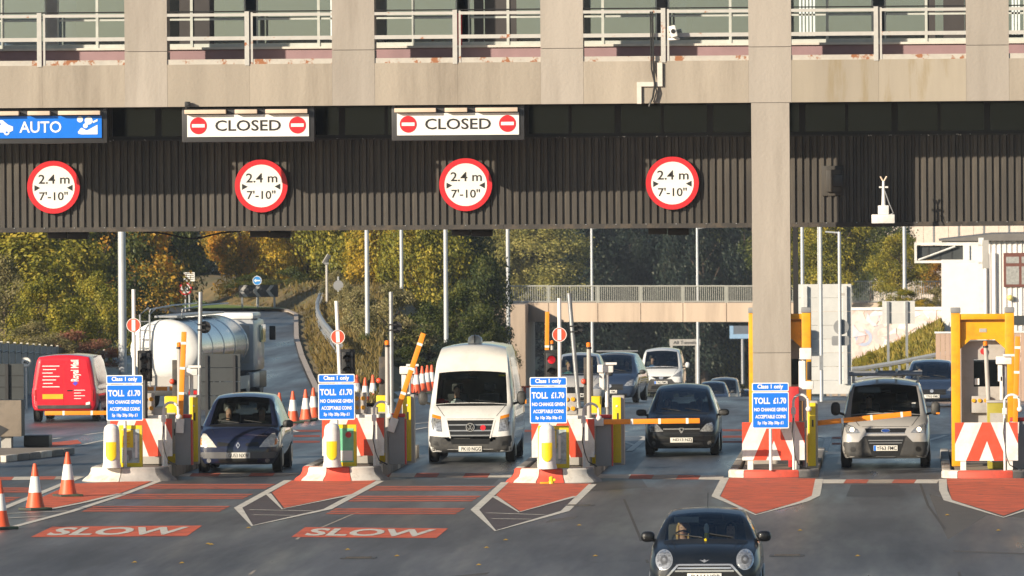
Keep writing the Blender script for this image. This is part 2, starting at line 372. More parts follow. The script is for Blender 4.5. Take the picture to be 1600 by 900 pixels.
def GV(px, py, lift): p = G(px, py); return Vector((p.x, p.y, p.z + lift))
def sheet(name, pxs, m, lift=.005, label=None):
    o = MB().add([GV(a, b, lift) for a, b in pxs], [tuple(range(len(pxs)))]).build(name, m)
    return tag(o, label, kind='structure')
def ribbon_pts(pts, wd, lift, closed=False):
    v = []; f = []; n = len(pts)
    for i, p in enumerate(pts):
        a = pts[i - 1] if i else (pts[-1] if closed else p); c = pts[(i + 1) % n] if (i < n - 1 or closed) else p
        d1 = (p - a); d2 = (c - p)
        d1.z = d2.z = 0
        d1 = d1.normalized() if d1.length > 1e-6 else d2.normalized(); d2 = d2.normalized() if d2.length > 1e-6 else d1
        nn = Vector((-(d1.y + d2.y), d1.x + d2.x, 0)); k = nn.length
        nn = nn / k if k > 1e-4 else Vector((-d1.y, d1.x, 0))
        mit = 1 / max(.45, nn.dot(Vector((-d1.y, d1.x, 0))))
        for s_ in (-.5, .5):
            q = p + nn * wd * mit * s_; v.append((q.x, q.y, p.z + lift))
    for i in range(n - 1 + (1 if closed else 0)): j = (i + 1) % n; f.append((2 * i, 2 * i + 1, 2 * j + 1, 2 * j))
    return v, f
def line(name, pxs, wd, m, lift=.006, label=None, closed=False):
    v, f = ribbon_pts([G(a, b) for a, b in pxs], wd, lift, closed)
    return tag(MB().add(v, f).build(name, m), label, kind='structure')

# red approach panels in front of the islands with their white outlines
WORN = mat('worn_dark_red', (.075, .055, .055), .6, var=.3, scale=2, bump=.2, bscale=25, dirt=(.05, .05, .052), dscale=3, damt=.8)
NOSE = [
    ([(112, 756), (240, 751), (185, 772), (68, 797), (40, 789)], [(-30, 809), (127, 745)], [(8, 827), (110, 800), (190, 774), (248, 752)], [(74, 797), (130, 786), (187, 772)], [((10, 803), (107, 799)), ((12, 810), (72, 807))]),
    ([(455, 751), (589, 750), (555, 771), (444, 794), (425, 770)], [(450, 751), (372, 794), (394, 822), (512, 796), (594, 752)], None, [(419, 772), (441, 796), (553, 773)], [((390, 797), (489, 799)), ((395, 805), (459, 806))]),
    ([(794, 755), (924, 756), (902, 775), (814, 800), (775, 774)], [(789, 754), (742, 797), (774, 830), (883, 799), (926, 757)], None, [(772, 776), (811, 801), (900, 776)], [((761, 802), (850, 805)), ((769, 811), (829, 812))]),
    ([(1139, 747), (1275, 748), (1270, 775), (1252, 783), (1181, 803), (1126, 776)], [(1133, 747), (1118, 776), (1181, 805), (1256, 784), (1275, 775), (1280, 749)], None, None, []),
    ([(1478, 748), (1652, 748), (1642, 780), (1568, 806), (1487, 781)], [(1473, 749), (1474, 767), (1481, 782), (1568, 809), (1648, 782), (1658, 748)], None, None, []),
]
for k, (red, o1, o2, vee, thin) in enumerate(NOSE):
    wh = ['first', 'second', 'third', 'fourth', 'fifth'][k] + ' toll island from the left'
    if k in (1, 2): sheet('red_road_panel', o1, WORN, .003, 'dark worn panel inside the white outline of the ' + wh)
    sheet('red_road_panel', red, REDRD, .006, 'red painted road panel before the ' + wh)
    line('white_road_line', o1, .17, WHRD, .009, 'white line edging the red panel of the ' + wh)
    if o2: line('white_road_line', o2, .15, WHRD, .009, 'long white line right of the red panel of the ' + wh)
    if vee: line('white_road_line', vee, .13, WHRD, .012, 'white vee along the point of the red panel of the ' + wh)
    for a, b in thin: line('white_road_line', [a, b], .14, WHRD, .010, 'thin white line below the red panel of the ' + wh)
# rumble bars: three thin red strips in each row
for x0, x1, y0, y1, sl in ((228, 431, 756.5, 764, 2.2), (188, 396, 772, 780, 2.2), (145, 360, 791, 800, 2.0), (588, 775, 760, 767, 1.9), (559, 752, 775, 784, 1.8), (524, 727, 794.5, 804, 1.7), (-60, 66, 762, 770, 2.5), (-60, 33, 777, 785.5, 2.5),
                           (815, 832, 672, 675, 0), (1120, 1163, 671, 674, 0), (1122, 1162, 681, 684, 0), (1122, 1162, 689, 692, 0), (1300, 1314, 683, 686, 0), (1300, 1314, 692, 695, 0), (444, 500, 672, 675, 0), (446, 500, 680, 683, 0), (448, 500, 689, 692, 0)):
    h = (y1 - y0)
    for q in (0, .36, .72):
        a, b = y0 + h * q, y0 + h * (q + .25)
        da, db = (a - y0) * sl, (b - y0) * sl
        sheet('rumble_strip', [(x0 - db, b), (x1 - db, b), (x1 - da, a), (x0 - da, a)], REDRB, .005, 'thin red rumble strip across a toll lane')
# SLOW panels
for quad, nm in (([(48, 839.5), (292, 838), (316, 821.5), (82, 823)], 'left'), ([(455, 839.5), (682, 841), (700, 826), (477, 824)], 'right')):
    pn = sheet('slow_marking', quad, REDRD, .005, nm + ' red road panel with SLOW in white letters')
    (a, b, c, d) = quad; v, f = text_geo('SLOW', .03)
    def bil(u, t):
        u = .5 + u * .86; t = .5 + t * .74
        return (lerp(lerp(a[0], b[0], u), lerp(d[0], c[0], u), t), lerp(lerp(a[1], b[1], u), lerp(d[1], c[1], u), t))
    MB().add([GV(*bil(u, t), .010) for u, t in v], f).build('lettering', WHRD, pn)
# red and white blocks painted along the booth line
for segs, ya, yb, hh in (([(-30, 22, 'r'), (22, 52, 'w'), (52, 88, 'r'), (88, 128, 'o')], 746, 744, 5), ([(262, 300, 'w'), (300, 345, 'r'), (345, 392, 'o'), (392, 430, 'r'), (430, 468, 'o')], 740, 739, 5),
                         ([(604, 612, 'r'), (612, 651, 'w'), (651, 687, 'r'), (687, 727, 'o'), (727, 766, 'r'), (766, 802, 'w')], 739, 740, 6.5),
                         ([(936, 986, 'w'), (986, 1022, 'r'), (1022, 1060, 'o'), (1060, 1095, 'r'), (1095, 1132, 'w')], 741, 743.5, 6.5),
                         ([(1284, 1322, 'w'), (1322, 1358, 'r'), (1358, 1397, 'o'), (1397, 1432, 'r'), (1432, 1468, 'w')], 749.5, 749.5, 6)):
    X0, X1 = segs[0][0], segs[-1][1]
    for a, b, c in segs:
        u, t = lerp(ya, yb, (a - X0) / (X1 - X0)), lerp(ya, yb, (b - X0) / (X1 - X0))
        sheet('painted_block', [(a - 4, u + hh), (b - 4.3, t + hh), (b, t), (a + .3, u)], {'r': REDRB, 'w': WHRD, 'o': WHOLD}[c], .005, {'r': 'red', 'w': 'white', 'o': 'worn white'}[c] + ' block of the painted stop line between toll islands')
for pts, wd in (([(955, 673), (969, 672), (1009, 684), (983, 705)], .16), ([(957, 682), (999, 683)], .08), ([(973, 690), (992, 696)], .14), ([(75, 687), (168, 675)], .14), ([(120, 697), (168, 687)], .14),
                ([(1278, 682), (1294, 686), (1288, 706)], .16), ([(1452, 688), (1480, 680)], .16), ([(452, 676), (465, 675), (452, 671)], .12), ([(435, 619), (500, 618)], .12), ([(430, 640), (520, 636)], .08), ([(1000, 640), (1080, 636)], .1), ([(640, 663), (672, 660)], .12), ([(645, 672), (668, 668)], .12)):
    line('white_road_line', pts, wd, WHRD, .007, 'white line on the road behind the toll islands')
sheet('red_road_panel', [(77, 692), (121, 687.5), (128, 693), (80, 699)], REDRD, .005, 'small red road panel behind the left barrier block')
# tar seams and fallen leaves
for pts in ([(560, 800), (470, 838), (390, 898)], [(1438, 756), (1450, 790), (1475, 825), (1500, 900)], [(975, 780), (1000, 840), (1012, 880)]):
    line('tar_seam', pts, .05, WHOLD if pts[0][0] == 560 else TRIM, .004, 'thin seam in the asphalt')
PAT1 = mat('asphalt_patch_pale', (.105, .095, .085), .7, var=.35, scale=1.5, bump=.3, bscale=25, dirt=(.06, .055, .05), dscale=1.5, damt=.8)
PAT2 = mat('asphalt_patch_dark', (.035, .036, .038), .45, var=.3, scale=1.5, bump=.3, bscale=25, dirt=(.07, .068, .066), dscale=1.8, damt=.7)
for pts, m, lab in (([(1452, 772), (1520, 790), (1640, 800), (1640, 868), (1490, 862), (1470, 820)], PAT1, 'worn pale asphalt patch in the right foreground'), ([(1290, 716), (1318, 712), (1312, 746), (1286, 748)], PAT2, 'dark wet streak left of the silver van'), ([(940, 745), (1000, 744), (1012, 762), (905, 768)], PAT2, 'dark oily patch right of the third island'),
                    ([(860, 812), (905, 806), (760, 898), (690, 905)], PAT1, 'pale worn strip of asphalt below the third island'), ([(1330, 757), (1405, 757), (1412, 775), (1322, 776)], PAT2, 'oil stained asphalt before the silver van lane'), ([(300, 745), (420, 743), (415, 754), (290, 756)], PAT2, 'oil stained asphalt before the navy people carrier'), ([(650, 748), (780, 748), (770, 757), (640, 758)], PAT2, 'oil stained asphalt before the white van')):
    sheet('asphalt_patch', pts, m, .003, lab)
for a, b in ((1230, 868), (560, 872), (905, 790)):
    p = G(a, b); t = thing('drain_cover', (p.x, p.y, p.z + .004), {1230: 'iron drain cover in the right foreground', 560: 'iron drain cover below the right SLOW panel', 905: 'iron drain cover right of the third red panel'}[a], 'drain cover', 'iron drain covers')
    MB().slab([(-.3, -.3), (.3, -.3), (.3, .3), (-.3, .3)], 0, .006).build('frame', PAT2, t)
    for q in range(5): MB().slab([(-.22, -.2 + q * .1), (.22, -.2 + q * .1), (.22, -.16 + q * .1), (-.22, -.16 + q * .1)], .0061, .012).build('bar', TRIM, t)
LEAF = mat('fallen_leaf', (.55, .33, .04), .7)
lf = MB()
for a, b in ((388, 826), (700, 690), (760, 857), (748, 884), (330, 852), (325, 851), (284, 881), (400, 640), (390, 700), (543, 860), (905, 822), (1560, 830), (1170, 812), (930, 870), (1340, 870), (620, 870), (210, 880), (790, 845), (1480, 806), (1250, 830)):
    p = G(a, b); r_ = .05; lf.add([(p.x - r_, p.y - .04, p.z + .012), (p.x + .01, p.y - .06, p.z + .02), (p.x + r_, p.y + .03, p.z + .012), (p.x, p.y + .07, p.z + .035)], [(0, 1, 2, 3)])
tag(lf.build('fallen_leaves', LEAF), 'scattered yellow fallen leaves on the asphalt', kind='stuff')

# =================================================================== the gantry building
YB, YC = 190.5, 193.0
def ZB(py): return P(800, py, YB).z
def ZC(py, Y=YC): return P(800, py, Y).z
def XB(px, Y=YB): return P(px, 100, Y).x
gx = [XB(p) for p in (-422, -97, 228, 552, 878, 1203, 1543, 1880, 2210, 2540)]
BLD = thing('toll_gantry_building', (0, 0, 0), 'concrete toll gantry building with ribbed black cladding spanning the whole picture', 'building')
zb0, zb1 = ZB(163), ZB(97)
ztop = 13.2
for i, x in enumerate(gx):
    low = 0 if i in (0, 5, 9) else zb0
    q = MB()
    q.box(x - .47, x + .47, YB - .004, YB + .77, zb1 + .30, ztop); pl_ = q.build('pillar', PILL, BLD)
    box('pillar_block', x - .47, x + .47, YB - .004, YB + .77, zb0, zb1 + .288, PILL, pl_)
    if low == 0:
        box('pillar_block', x - .42, x + .42, YB - .002, YB + .80, 2.6, zb0 - .01, PILL, pl_); box('pillar_block', x - .42, x + .42, YB - .002, YB + .80, -.02, 2.59, PILL, pl_)
for i in range(len(gx) - 1):
    a, b = gx[i] + .47, gx[i + 1] - .47; c = (a + b) / 2
    for u, t in ((a + .003, c - .0015), (c + .0015, b - .003)):
        box('fascia_panel', u, t, YB, YB + .5, zb0, zb1, MOSS if i == 5 else CONC, BLD)
    # balcony: kerb strip, railing, low wall, window wall
    box('kerb_strip', a, c - .05, YB + .02, YB + .12, zb1 - .002, zb1 + .11, RAILK, BLD)
    box('kerb_strip', c + .05, b, YB + .02, YB + .12, zb1 - .002, zb1 + .11, RAILK, BLD)
    rl = MB().box(c - .105, c - .005, YB - .02, YB + .06, zb1 - .03, ZB(16) + .02).build('railing', RAILW, BLD)
    box('post', c + .03, c + .075, YB + .01, YB + .06, zb1, ZB(16), RAILW, rl)
    box('rail', a, c - .105, YB, YB + .05, ZB(22), ZB(17.3), RAILW, rl); box('rail', c + .075, b, YB, YB + .05, ZB(22), ZB(17.3), RAILW, rl)
    box('rail', a, c - .105, YB, YB + .05, ZB(59.5), ZB(53.5), RAILW, rl); box('rail', c + .075, b, YB, YB + .05, ZB(59.5), ZB(53.5), RAILW, rl)
    tube('handrail', [(a, YB + .03, ZB(14.5)), (b, YB + .03, ZB(14.5))], .016, BLACK, rl, 6)
    YW = YB + 2.2
    zs = P(800, 71, YW).z
    box('low_wall', gx[i], gx[i + 1], YW, YW + .2, zb1 - .3, zs - .04, PURP, BLD)
    box('window_sill', gx[i], gx[i + 1], YW - .06, YW + .2, zs - .038, zs + .012, SILL, BLD)
    wn = box('window', gx[i], gx[i + 1], YW + .08, YW + .14, zs + .014, zs + .09, MULL, BLD)
    cuts = [.035, .26, .47, .53, .72, .965] if i % 2 else [.035, .18, .44, .50, .80, .965]
    for q in range(len(cuts)):
        xq = lerp(gx[i], gx[i + 1], cuts[q]); wq = .06 if q in (1, 4) else .035
        box('mullion', xq - wq / 2, xq + wq / 2, YW + .06, YW + .16, zs + .012, 12.3, MULL, wn)
        if q:
            xp = lerp(gx[i], gx[i + 1], cuts[q - 1])
            if xq - xp > .3:
                box('transom', xp + .03, xq - wq / 2, YW + .085, YW + .135, P(800, 28, YW).z, P(800, 25, YW).z, MULL, wn)
                box('pane', xp + .02, xq - .02, YW + .105, YW + .113, zs + .09, 12.3, PANEG, wn)
box('balcony_floor', gx[0] - .4, gx[-1] + .4, YB + .5, YB + 8, zb1 - .35, zb1 - .02, CONC, BLD)
box('roof_slab', gx[0] - .6, gx[-1] + .6, YB + .2, YB + 9.5, 12.3, 13.3, CONC, BLD)
ROOMW = mat('office_wall', (.58, .61, .68), .8); ROOMD = mat('office_door', (.05, .045, .045), .5); BLIND = mat('blind_slat', (.70, .78, .80), .5)
box('back_wall', gx[0], gx[-1], YB + 8, YB + 8.2, zb1 - .3, 12.4, ROOMW, BLD)
for px in (95, 300, 690, 830, 1060, 1480, 480):
    box('partition', XB(px), XB(px) + .1, YB + 2.5, YB + 8, zb1, 12.3, ROOMW, BLD)
for a, b in ((267, 322), (733, 748), (750, 800), (1445, 1462), (1475, 1508), (1022, 1036)):
    box('dark_door', XB(a), XB(b), YB + 2.288, YB + 2.302, zb1 + .3, 11.9, ROOMD, BLD)
for px in (1247, 1252.5, 1258, 1263.5, 1269, 1583, 1588, 1593, 506, 512):
    box('blind_slat', XB(px), XB(px) + .045, YB + 2.285, YB + 2.30, P(800, 60, YB + 2.4).z, 12, BLIND, BLD)
box('red_cabinet', XB(704), XB(714), YB + 2.27, YB + 2.30, zb1, P(800, 20, YB + 2.5).z, RED, BLD)
box('notice', XB(285), XB(303), YB + 2.30, YB + 2.31, P(800, 56, YB + 2.3).z, P(800, 49, YB + 2.3).z, SILL, BLD)
# clerestory glazing over the cladding, ribbed sheets, flashing
zc1, zc0, zc2 = ZC(213), ZC(358), ZC(165.5)
x = gx[0]; k = 0
while x < gx[-1]:
    wd = 1.03
    wq = MB().box(x, x + wd, YC + .02, YC + .10, zc1 - .02, zc1 + .06).build('clerestory_window', BLACK, BLD); box('head_frame', x, x + wd, YC + .02, YC + .1, zc2 + .02, zb0 + .4, BLACK, wq)
    box('frame', x - .05, x + (.09 if k % 2 else .02), YC + .01, YC + .12, zc1 + .06, zc2 + .02, BLACK, wq)
    box('pane', x + .02, x + wd, YC + .05, YC + .06, zc1 + .06, zc2 + .02, PANED, wq)
    x += wd; k += 1
box('ledge', gx[0], gx[-1], YC - .05, YC + .04, zc1 - .05, zc1 - .015, mat('droppings_ledge', (.05, .047, .045), .7, dirt=(.75, .72, .68), dscale=9, damt=1, dthr=(.60, .63)), BLD)
pitch = .1625; nr = 7; pr = []
for r_ in range(nr):
    b = r_ * pitch; pr += [(b, 0), (b + .045, 0), (b + .062, -.045), (b + .138, -.045), (b + .155, 0)]
pr.append((nr * pitch, 0))
cm = MB(); zz = (zc0 + .10, zc1 - .05)
cm.add([(a, b, z) for z in zz for a, b in pr], [(i, i + 1, i + 1 + len(pr), i + len(pr)) for i in range(len(pr) - 1)])
cmesh = cm.mesh('cladding_sheet', CLAD)
x = gx[0]
while x < gx[-1]:
    link('cladding_sheet', cmesh, BLD, (x, YC - .003 * random.random(), 0)); x += nr * pitch
x = gx[0]
while x < gx[-1]: box('flashing', x, min(gx[-1], x + 3.4), YC - .07, YC + .03, zc0, zc0 + .105, TRIM, BLD); x += 3.405
for px in range(20, 1600, 47):
    box('rivet', XB(px, YC), XB(px, YC) + .03, YC - .085, YC - .071, zc0 + .085, zc0 + .1, GREYM, BLD)
box('shell', gx[0], gx[-1], YC + .14, YC + 6.5, zc0 + .03, zb1 - .4, BLACK, BLD)
box('column_shade_strip', XB(1235.5, YB + .8), XB(1243, YB + .8), YC - .1, YC + .5, 0, zc0, BLACK, BLD)  # black upright strip stands in for the column's shaded right side

# ------------------------------------------------------------------ signs on the gantry
def lane_sign(cx, cy, kind, label):
    Y = 190.62; p = P(cx, cy, Y); s = S(Y)
    t = thing('lane_sign', p, label, 'sign', 'illuminated lane signs along the gantry')
    def m(q): return q / s
    box('housing', m(-104), m(104), .03, .42, m(-27), m(27), DARKM, t, .02)
    box('face', m(-95.5), m(95.5), .0, .03, m(-18.5), m(16), BLUE if kind == 'AUTO' else WHITES, t)
    for a, b in ((-99, -34), (-20, 15), (28, 94)):
        box('hood', m(a), m(b), -.16, .03, m(17.5), m(24), BEIGE, t, .01)
    for a in (-103, 98): box('bracket', m(a), m(a + 5), -.02, .42, m(25), m(31), DARKM, t)
    if kind == 'CLOSED':
        for sx in (-78, 77.5):
            d = prism('no_entry_disc', circ(m(sx), m(-1), m(13.2)), -.010, -.001, RED, t)
            box('bar', m(sx - 10), m(sx + 10), -.016, -.0101, m(-3.6), m(1.6), WHITES, d)
        text('lettering', 'CLOSED', 0, m(-1), m(103), m(17), -.006, BLKT, t, .012)
    else:
        text('lettering', 'AUTO', m(-1), m(-1), m(66), m(18), -.006, WHITES, t, .014)
        c = prism('car_symbol', [(m(-95), m(-9)), (m(-50), m(-9)), (m(-44), m(-6)), (m(-44), m(0)), (m(-52), m(3)), (m(-60), m(10)), (m(-80), m(10)), (m(-88), m(2)), (m(-95), m(0))], -.006, -.001, WHITES, t)
        prism('wheel', circ(m(-54), m(-9), m(4.5)), -.010, -.0061, WHITES, c); prism('wheel', circ(m(-86), m(-9), m(4.5)), -.010, -.0061, WHITES, c)
        prism('hub', circ(m(-54), m(-9), m(1.8), 12), -.014, -.0101, BLUE, c); prism('car_window', [(m(-76), m(3)), (m(-62), m(3)), (m(-66), m(8)), (m(-74), m(8))], -.010, -.0061, BLUE, c)
        d = prism('coin_symbol', [(m(58), m(-9)), (m(62), m(-4)), (m(64), m(-2.5)), (m(72), m(-7)), (m(89), m(2)), (m(89), m(-13)), (m(64), m(-13)), (m(59), m(-12))], -.006, -.001, WHITES, t)
        prism('coin', circ(m(61.5), m(10.5), m(4.7)), -.006, -.001, WHITES, d); prism('coin', circ(m(75), m(8.5), m(6.2)), -.006, -.001, WHITES, d); prism('coin', circ(m(70), m(0.5), m(3.8)), -.0065, -.001, WHITES, d)
        prism('hand', [(m(81), m(7)), (m(89), m(11)), (m(89), m(7.5)), (m(82), m(4.5))], -.006, -.001, WHITES, d)
    return t
lane_sign(64, 197.5, 'AUTO', 'blue AUTO lane sign with car and coin symbols on the gantry')
lane_sign(387.5, 195, 'CLOSED', 'white CLOSED lane sign on the gantry, nearer to the blue AUTO sign')
lane_sign(715.5, 192.5, 'CLOSED', 'white CLOSED lane sign on the gantry, nearer to the tall concrete column')
for k, (px, py) in enumerate(((83.5, 292.5), (408, 290.5), (727.5, 288.5), (1050.5, 286))):
    p = P(px, py, YC - .15); s = S(YC - .15)
    t = thing('width_limit_sign', p, ['round 2.4 m width limit sign below the blue AUTO sign', 'round 2.4 m width limit sign below the left CLOSED sign', 'round 2.4 m width limit sign below the right CLOSED sign', 'round 2.4 m width limit sign left of the tall concrete column'][k], 'sign', 'round width limit signs on the cladding')
    def m(q): return q / s
    prism('face', circ(0, 0, m(40), 40), 0, .02, WHITES, t); ring('red_border', 0, 0, m(41.5), m(33.5), -.006, .024, RED, t, 40)
    text('lettering', '2.4 m', m(1), m(12.5), m(49), m(14.5), -.004, BLKT, t, .012); text('lettering', "7'-10\"", m(0), m(-14), m(45), m(13.5), -.004, BLKT, t, .012)
    for sx in (-1, 1): prism('arrowhead', [(m(sx * 30), m(3.5)), (m(sx * 30), m(-6)), (m(sx * 21), m(-1))], -.006, -.001, BLKT, t)
    for sx in (-1, 1): box('bracket', m(sx * 15) - .02, m(sx * 15) + .02, .02, .12, m(-20), m(20), GREYM, t)
for k, px in enumerate((104, 420, 735, 1042)):
    p = P(px, [367, 366, 365, 362][k], 194.5); s = S(194.5)
    t = thing('gantry_floodlight', p, ['leftmost', 'second from left', 'third from left', 'rightmost'][k] + ' dark floodlight hung under the gantry edge', 'floodlight', 'floodlights under the gantry')
    t.location.z = zc0 + .03
    box('mounting_plate', -.5, .5, -.1, .3, -.05, 0, BLACK, t); box('housing', .02, .5, -.15, .25, -.20, -.05, BLACK, t, .03); box('control_gear', -.42, 0, -.1, .2, -.18, -.05, DARKM, t, .02)
p = P(300, 362, 193.4); t = thing('cable_loop', (p.x, p.y, zc0), 'black cable drooping below the gantry edge by the left CLOSED sign', 'cable')
tube('cable', [(-1.1 + .22 * k, 0, -.16 * math.exp(-((k - 5) / 2.4) ** 2) - .01) for k in range(11)], .022, BLACK, t, 6)
# small fittings
p = P(1303, 282, YC - .10); s = S(YC)
t = thing('junction_box', p, 'brown electrical box fixed to the ribbed cladding right of the column', 'electrical box')
box('back_plate', -19 / s, 15 / s, .02, .06, -24 / s, 23 / s, CLAD, t, .01); box('cover', -12 / s, 12 / s, -.06, .02, -18 / s, 17 / s, CLAD, t, .02); box('lid', -1 / s, 14 / s, -.12, -.06, -10 / s, 9 / s, DARKM, t, .02)
p = P(1381, 349, YC - 1.1); s = S(YC)
t = thing('monitoring_mast', p, 'small white sensor mast on a bracket below the cladding', 'sensor')
box('base_box', -19 / s, 17 / s, -.15, .2, 0, 14 / s, WHITE, t, .02); box('housing', -9 / s, 8 / s, -.1, .1, 14 / s, 28 / s, WHITE, t, .02); tube('mast', [(0, 0, 28 / s), (0, 0, 66 / s)], .05, WHITE, t, 10, .03)
box('crossbar', -7 / s, 7 / s, -.02, .02, 55 / s, 57.5 / s, WHITE, t); tube('whisker', [(0, 0, 64 / s), (-5 / s, 0, 73 / s)], .02, BEIGE, t, 6); tube('whisker', [(0, 0, 64 / s), (5 / s, 0, 73 / s)], .02, BEIGE, t, 6)
tube('cable', [(2 / s, -.05, 50 / s), (9 / s, -.08, 30 / s), (15 / s, -.06, 16 / s), (7 / s, -.05, 12 / s)], .014, GREYM, t, 6); tube('support_arm', [(0, .1, 6 / s), (0, 1.0, 10 / s)], .035, DARKM, t, 8)
p = P(1052, 49, YB - .12); t = thing('security_camera', p, 'white security camera on the balcony railing above the beam', 'camera')
o = box('housing', -.075, .075, -.16, .14, -.13, .13, WHITES, t, .03); o.rotation_euler = (0, R(-14), 0); tube('bracket', [(.02, 0, -.12), (.12, .05, -.16), (-.1, .12, -.17)], .03, WHITES, t, 8); prism('lens', circ(0, 0, .05, 16), -.17, -.155, BLACK, t)
p = P(1020, 128, YB - .06); s = S(YB); t = thing('conduit', p, 'cream stepped conduit box and black cables on the concrete beam', 'conduit')
MB().box(7 / s, 15 / s, 0, .055, -1 / s, 30 / s).box(-25 / s, 15.01 / s, .001, .054, -7 / s, 0).box(-25 / s, -18 / s, .002, .053, -34 / s, -6.9 / s).build('trunking', SILL, t)
tube('cable', [(0, -.02, 110 / s), (1 / s, -.02, 30 / s), (3 / s, -.03, -5 / s), (0, -.03, -24 / s), (-7 / s, -.02, -38 / s)], .022, BLACK, t, 6); tube('cable', [(-3 / s, -.02, 110 / s), (-2 / s, -.02, 20 / s), (6 / s, -.03, -15 / s), (1 / s, -.03, -32 / s)], .016, BLACK, t, 6)
p = P(293, 163, YB - .1); t = thing('security_camera', p, 'tiny dark camera on the beam edge above the left CLOSED sign', 'camera')
box('housing', -.06, .06, -.08, .06, -.06, .06, BLACK, t, .02); tube('bracket', [(-.03, .05, -.1), (-.03, .05, .03)], .02, DARKM, t, 6); prism('lens', circ(0, 0, .03, 12), -.09, -.081, DARKM, t)

# =================================================================== toll islands
KWH = mat('kerb_white', (.66, .62, .55), .7, var=.12, scale=3, bump=.2, bscale=20, dirt=(.34, .28, .23), dscale=3, damt=.6)
KRD = mat('kerb_red', (.62, .085, .05), .65, var=.15, scale=3, bump=.2, bscale=20, dirt=(.34, .07, .05), dscale=4, damt=.5)
KGR = mat('kerb_grey', (.27, .25, .23), .8, orand=.2, var=.25, scale=3, bump=.3, bscale=20, dirt=(.12, .11, .10), dscale=3, damt=.6)
KGL = mat('kerb_light_grey', (.42, .39, .36), .8, var=.2, scale=3, bump=.3, bscale=20)
KTOP = mat('island_paving', (.26, .215, .17), .85, var=.2, scale=2, bump=.2, bscale=15, dirt=(.13, .11, .09), dscale=2, damt=.6)
GREYC = mat('cabinet_grey', (.23, .235, .24), .5, var=.1); LTGR = mat('light_grey_metal', (.42, .40, .37), .5, var=.1, dirt=(.25, .23, .2), dscale=3, damt=.4)
REDM = mat('cabinet_red', (.50, .03, .03), .45)
POST1 = mat('poster_print', (.42, .50, .50), .4, var=.5, scale=9); POST2 = mat('poster_green', (.18, .55, .33), .4, var=.2, scale=6)
REDL = mat('signal_red_lamp', (.5, .01, .02), .3, emit=(1, .02, .04), estr=.3)
ORD = ['first', 'second', 'third', 'fourth', 'fifth']
def island(k, px, ynose, nose, hw, length, flare):
    p = G(px, ynose); H = .30 if flare else .16
    t = thing('toll_island', (p.x, p.y, 0), ORD[k] + ' kerbed toll island from the left, ' + ('with a flared red and white nose' if flare else 'with a low red and white kerb'), 'traffic island', 'toll islands')
    n = 9                              # outline of the nose from left to right
    def edge(u, off):                  # u in [-1, 1]
        a = u * math.pi / 2; r_ = hw + off
        return (math.sin(a) * r_, .95 - math.cos(a) ** .75 * (.62 + off) if abs(u) < 1 else .95)
    prof = [(.24, 0), (.20, .05), (.10, .12), (.055, .2), (.05, H - .03), (.02, H)] if flare else [(.05, 0), (.05, H - .03), (.02, H)]
    cuts = [(-1, -.62, KRD), (-.62, -.22, KWH), (-.22, .16, KRD), (.16, .64, KWH), (.64, 1, KGR)] if flare and k else [(-1, -.1, KWH), (-.1, .5, KGL), (.5, 1, KGR)] if flare else [(-1, -.45, KWH), (-.45, .38, KRD), (.38, 1, KGR)]
    for a, b, m in cuts:
        v = []; f = []; nu = 6
        us = [lerp(a + .006, b - .006, q / nu) for q in range(nu + 1)]
        for u in us:
            for off, z in prof + [(-.28, H), (-.28, 0)]: e = edge(u, off); v.append((e[0], e[1], z))
        np_ = len(prof) + 2
        for i in range(nu):
            for j in range(np_ - 1): f.append((i * np_ + j, (i + 1) * np_ + j, (i + 1) * np_ + j + 1, i * np_ + j + 1))
        f.append(tuple(range(np_))); f.append(tuple(range((nu + 1) * np_ - 1, nu * np_ - 1, -1)))
        MB().add(v, f).build('kerb_stone', m, t, smooth=40)
    y = .95; q = 0
    while y < length:
        for sx in (-1, 1):
            a, b = sx * (hw - .15), sx * (hw + .03)
            box('kerb_stone', a, b, y + .006, y + .906, 0, H if flare or q > 3 else H, [KGR, KWH][q % 7 == 0], t, .02)
        y += .912; q += 1
    pl = [edge(-1 + 2 * q / 12, -.26) for q in range(13)] + [(hw - .14, length), (-hw + .14, length)]
    MB().slab(pl, 0, H - .012).build('paving', KTOP, t)
    return t, H
def chevron_board(t):
    s = 72.0; W, Hh = 97 / s, 59 / s
    b = box('board', -W / 2, W / 2, 0, .03, 0, Hh, WHITE, t)
    for poly in ([(-W / 2, Hh), (-W / 2 + .20, Hh), (-W / 2, Hh * .44)], [(W / 2, Hh), (W / 2 - .20, Hh), (W / 2, Hh * .44)],
                 [(-.44, 0), (-.16, 0), (.01, Hh * .52), (.01, Hh), (-.09, Hh)], [(.44, 0), (.16, 0), (.01, Hh * .52), (.01, Hh), (.09, Hh)]):
        prism('red_stripe', poly, -.004, -.0005, REDC, t)
    for sx in (-1, 1): box('leg', sx * .5 - .06, sx * .5 + .06, .0301, .12, -.22, .15, WHITE, t)
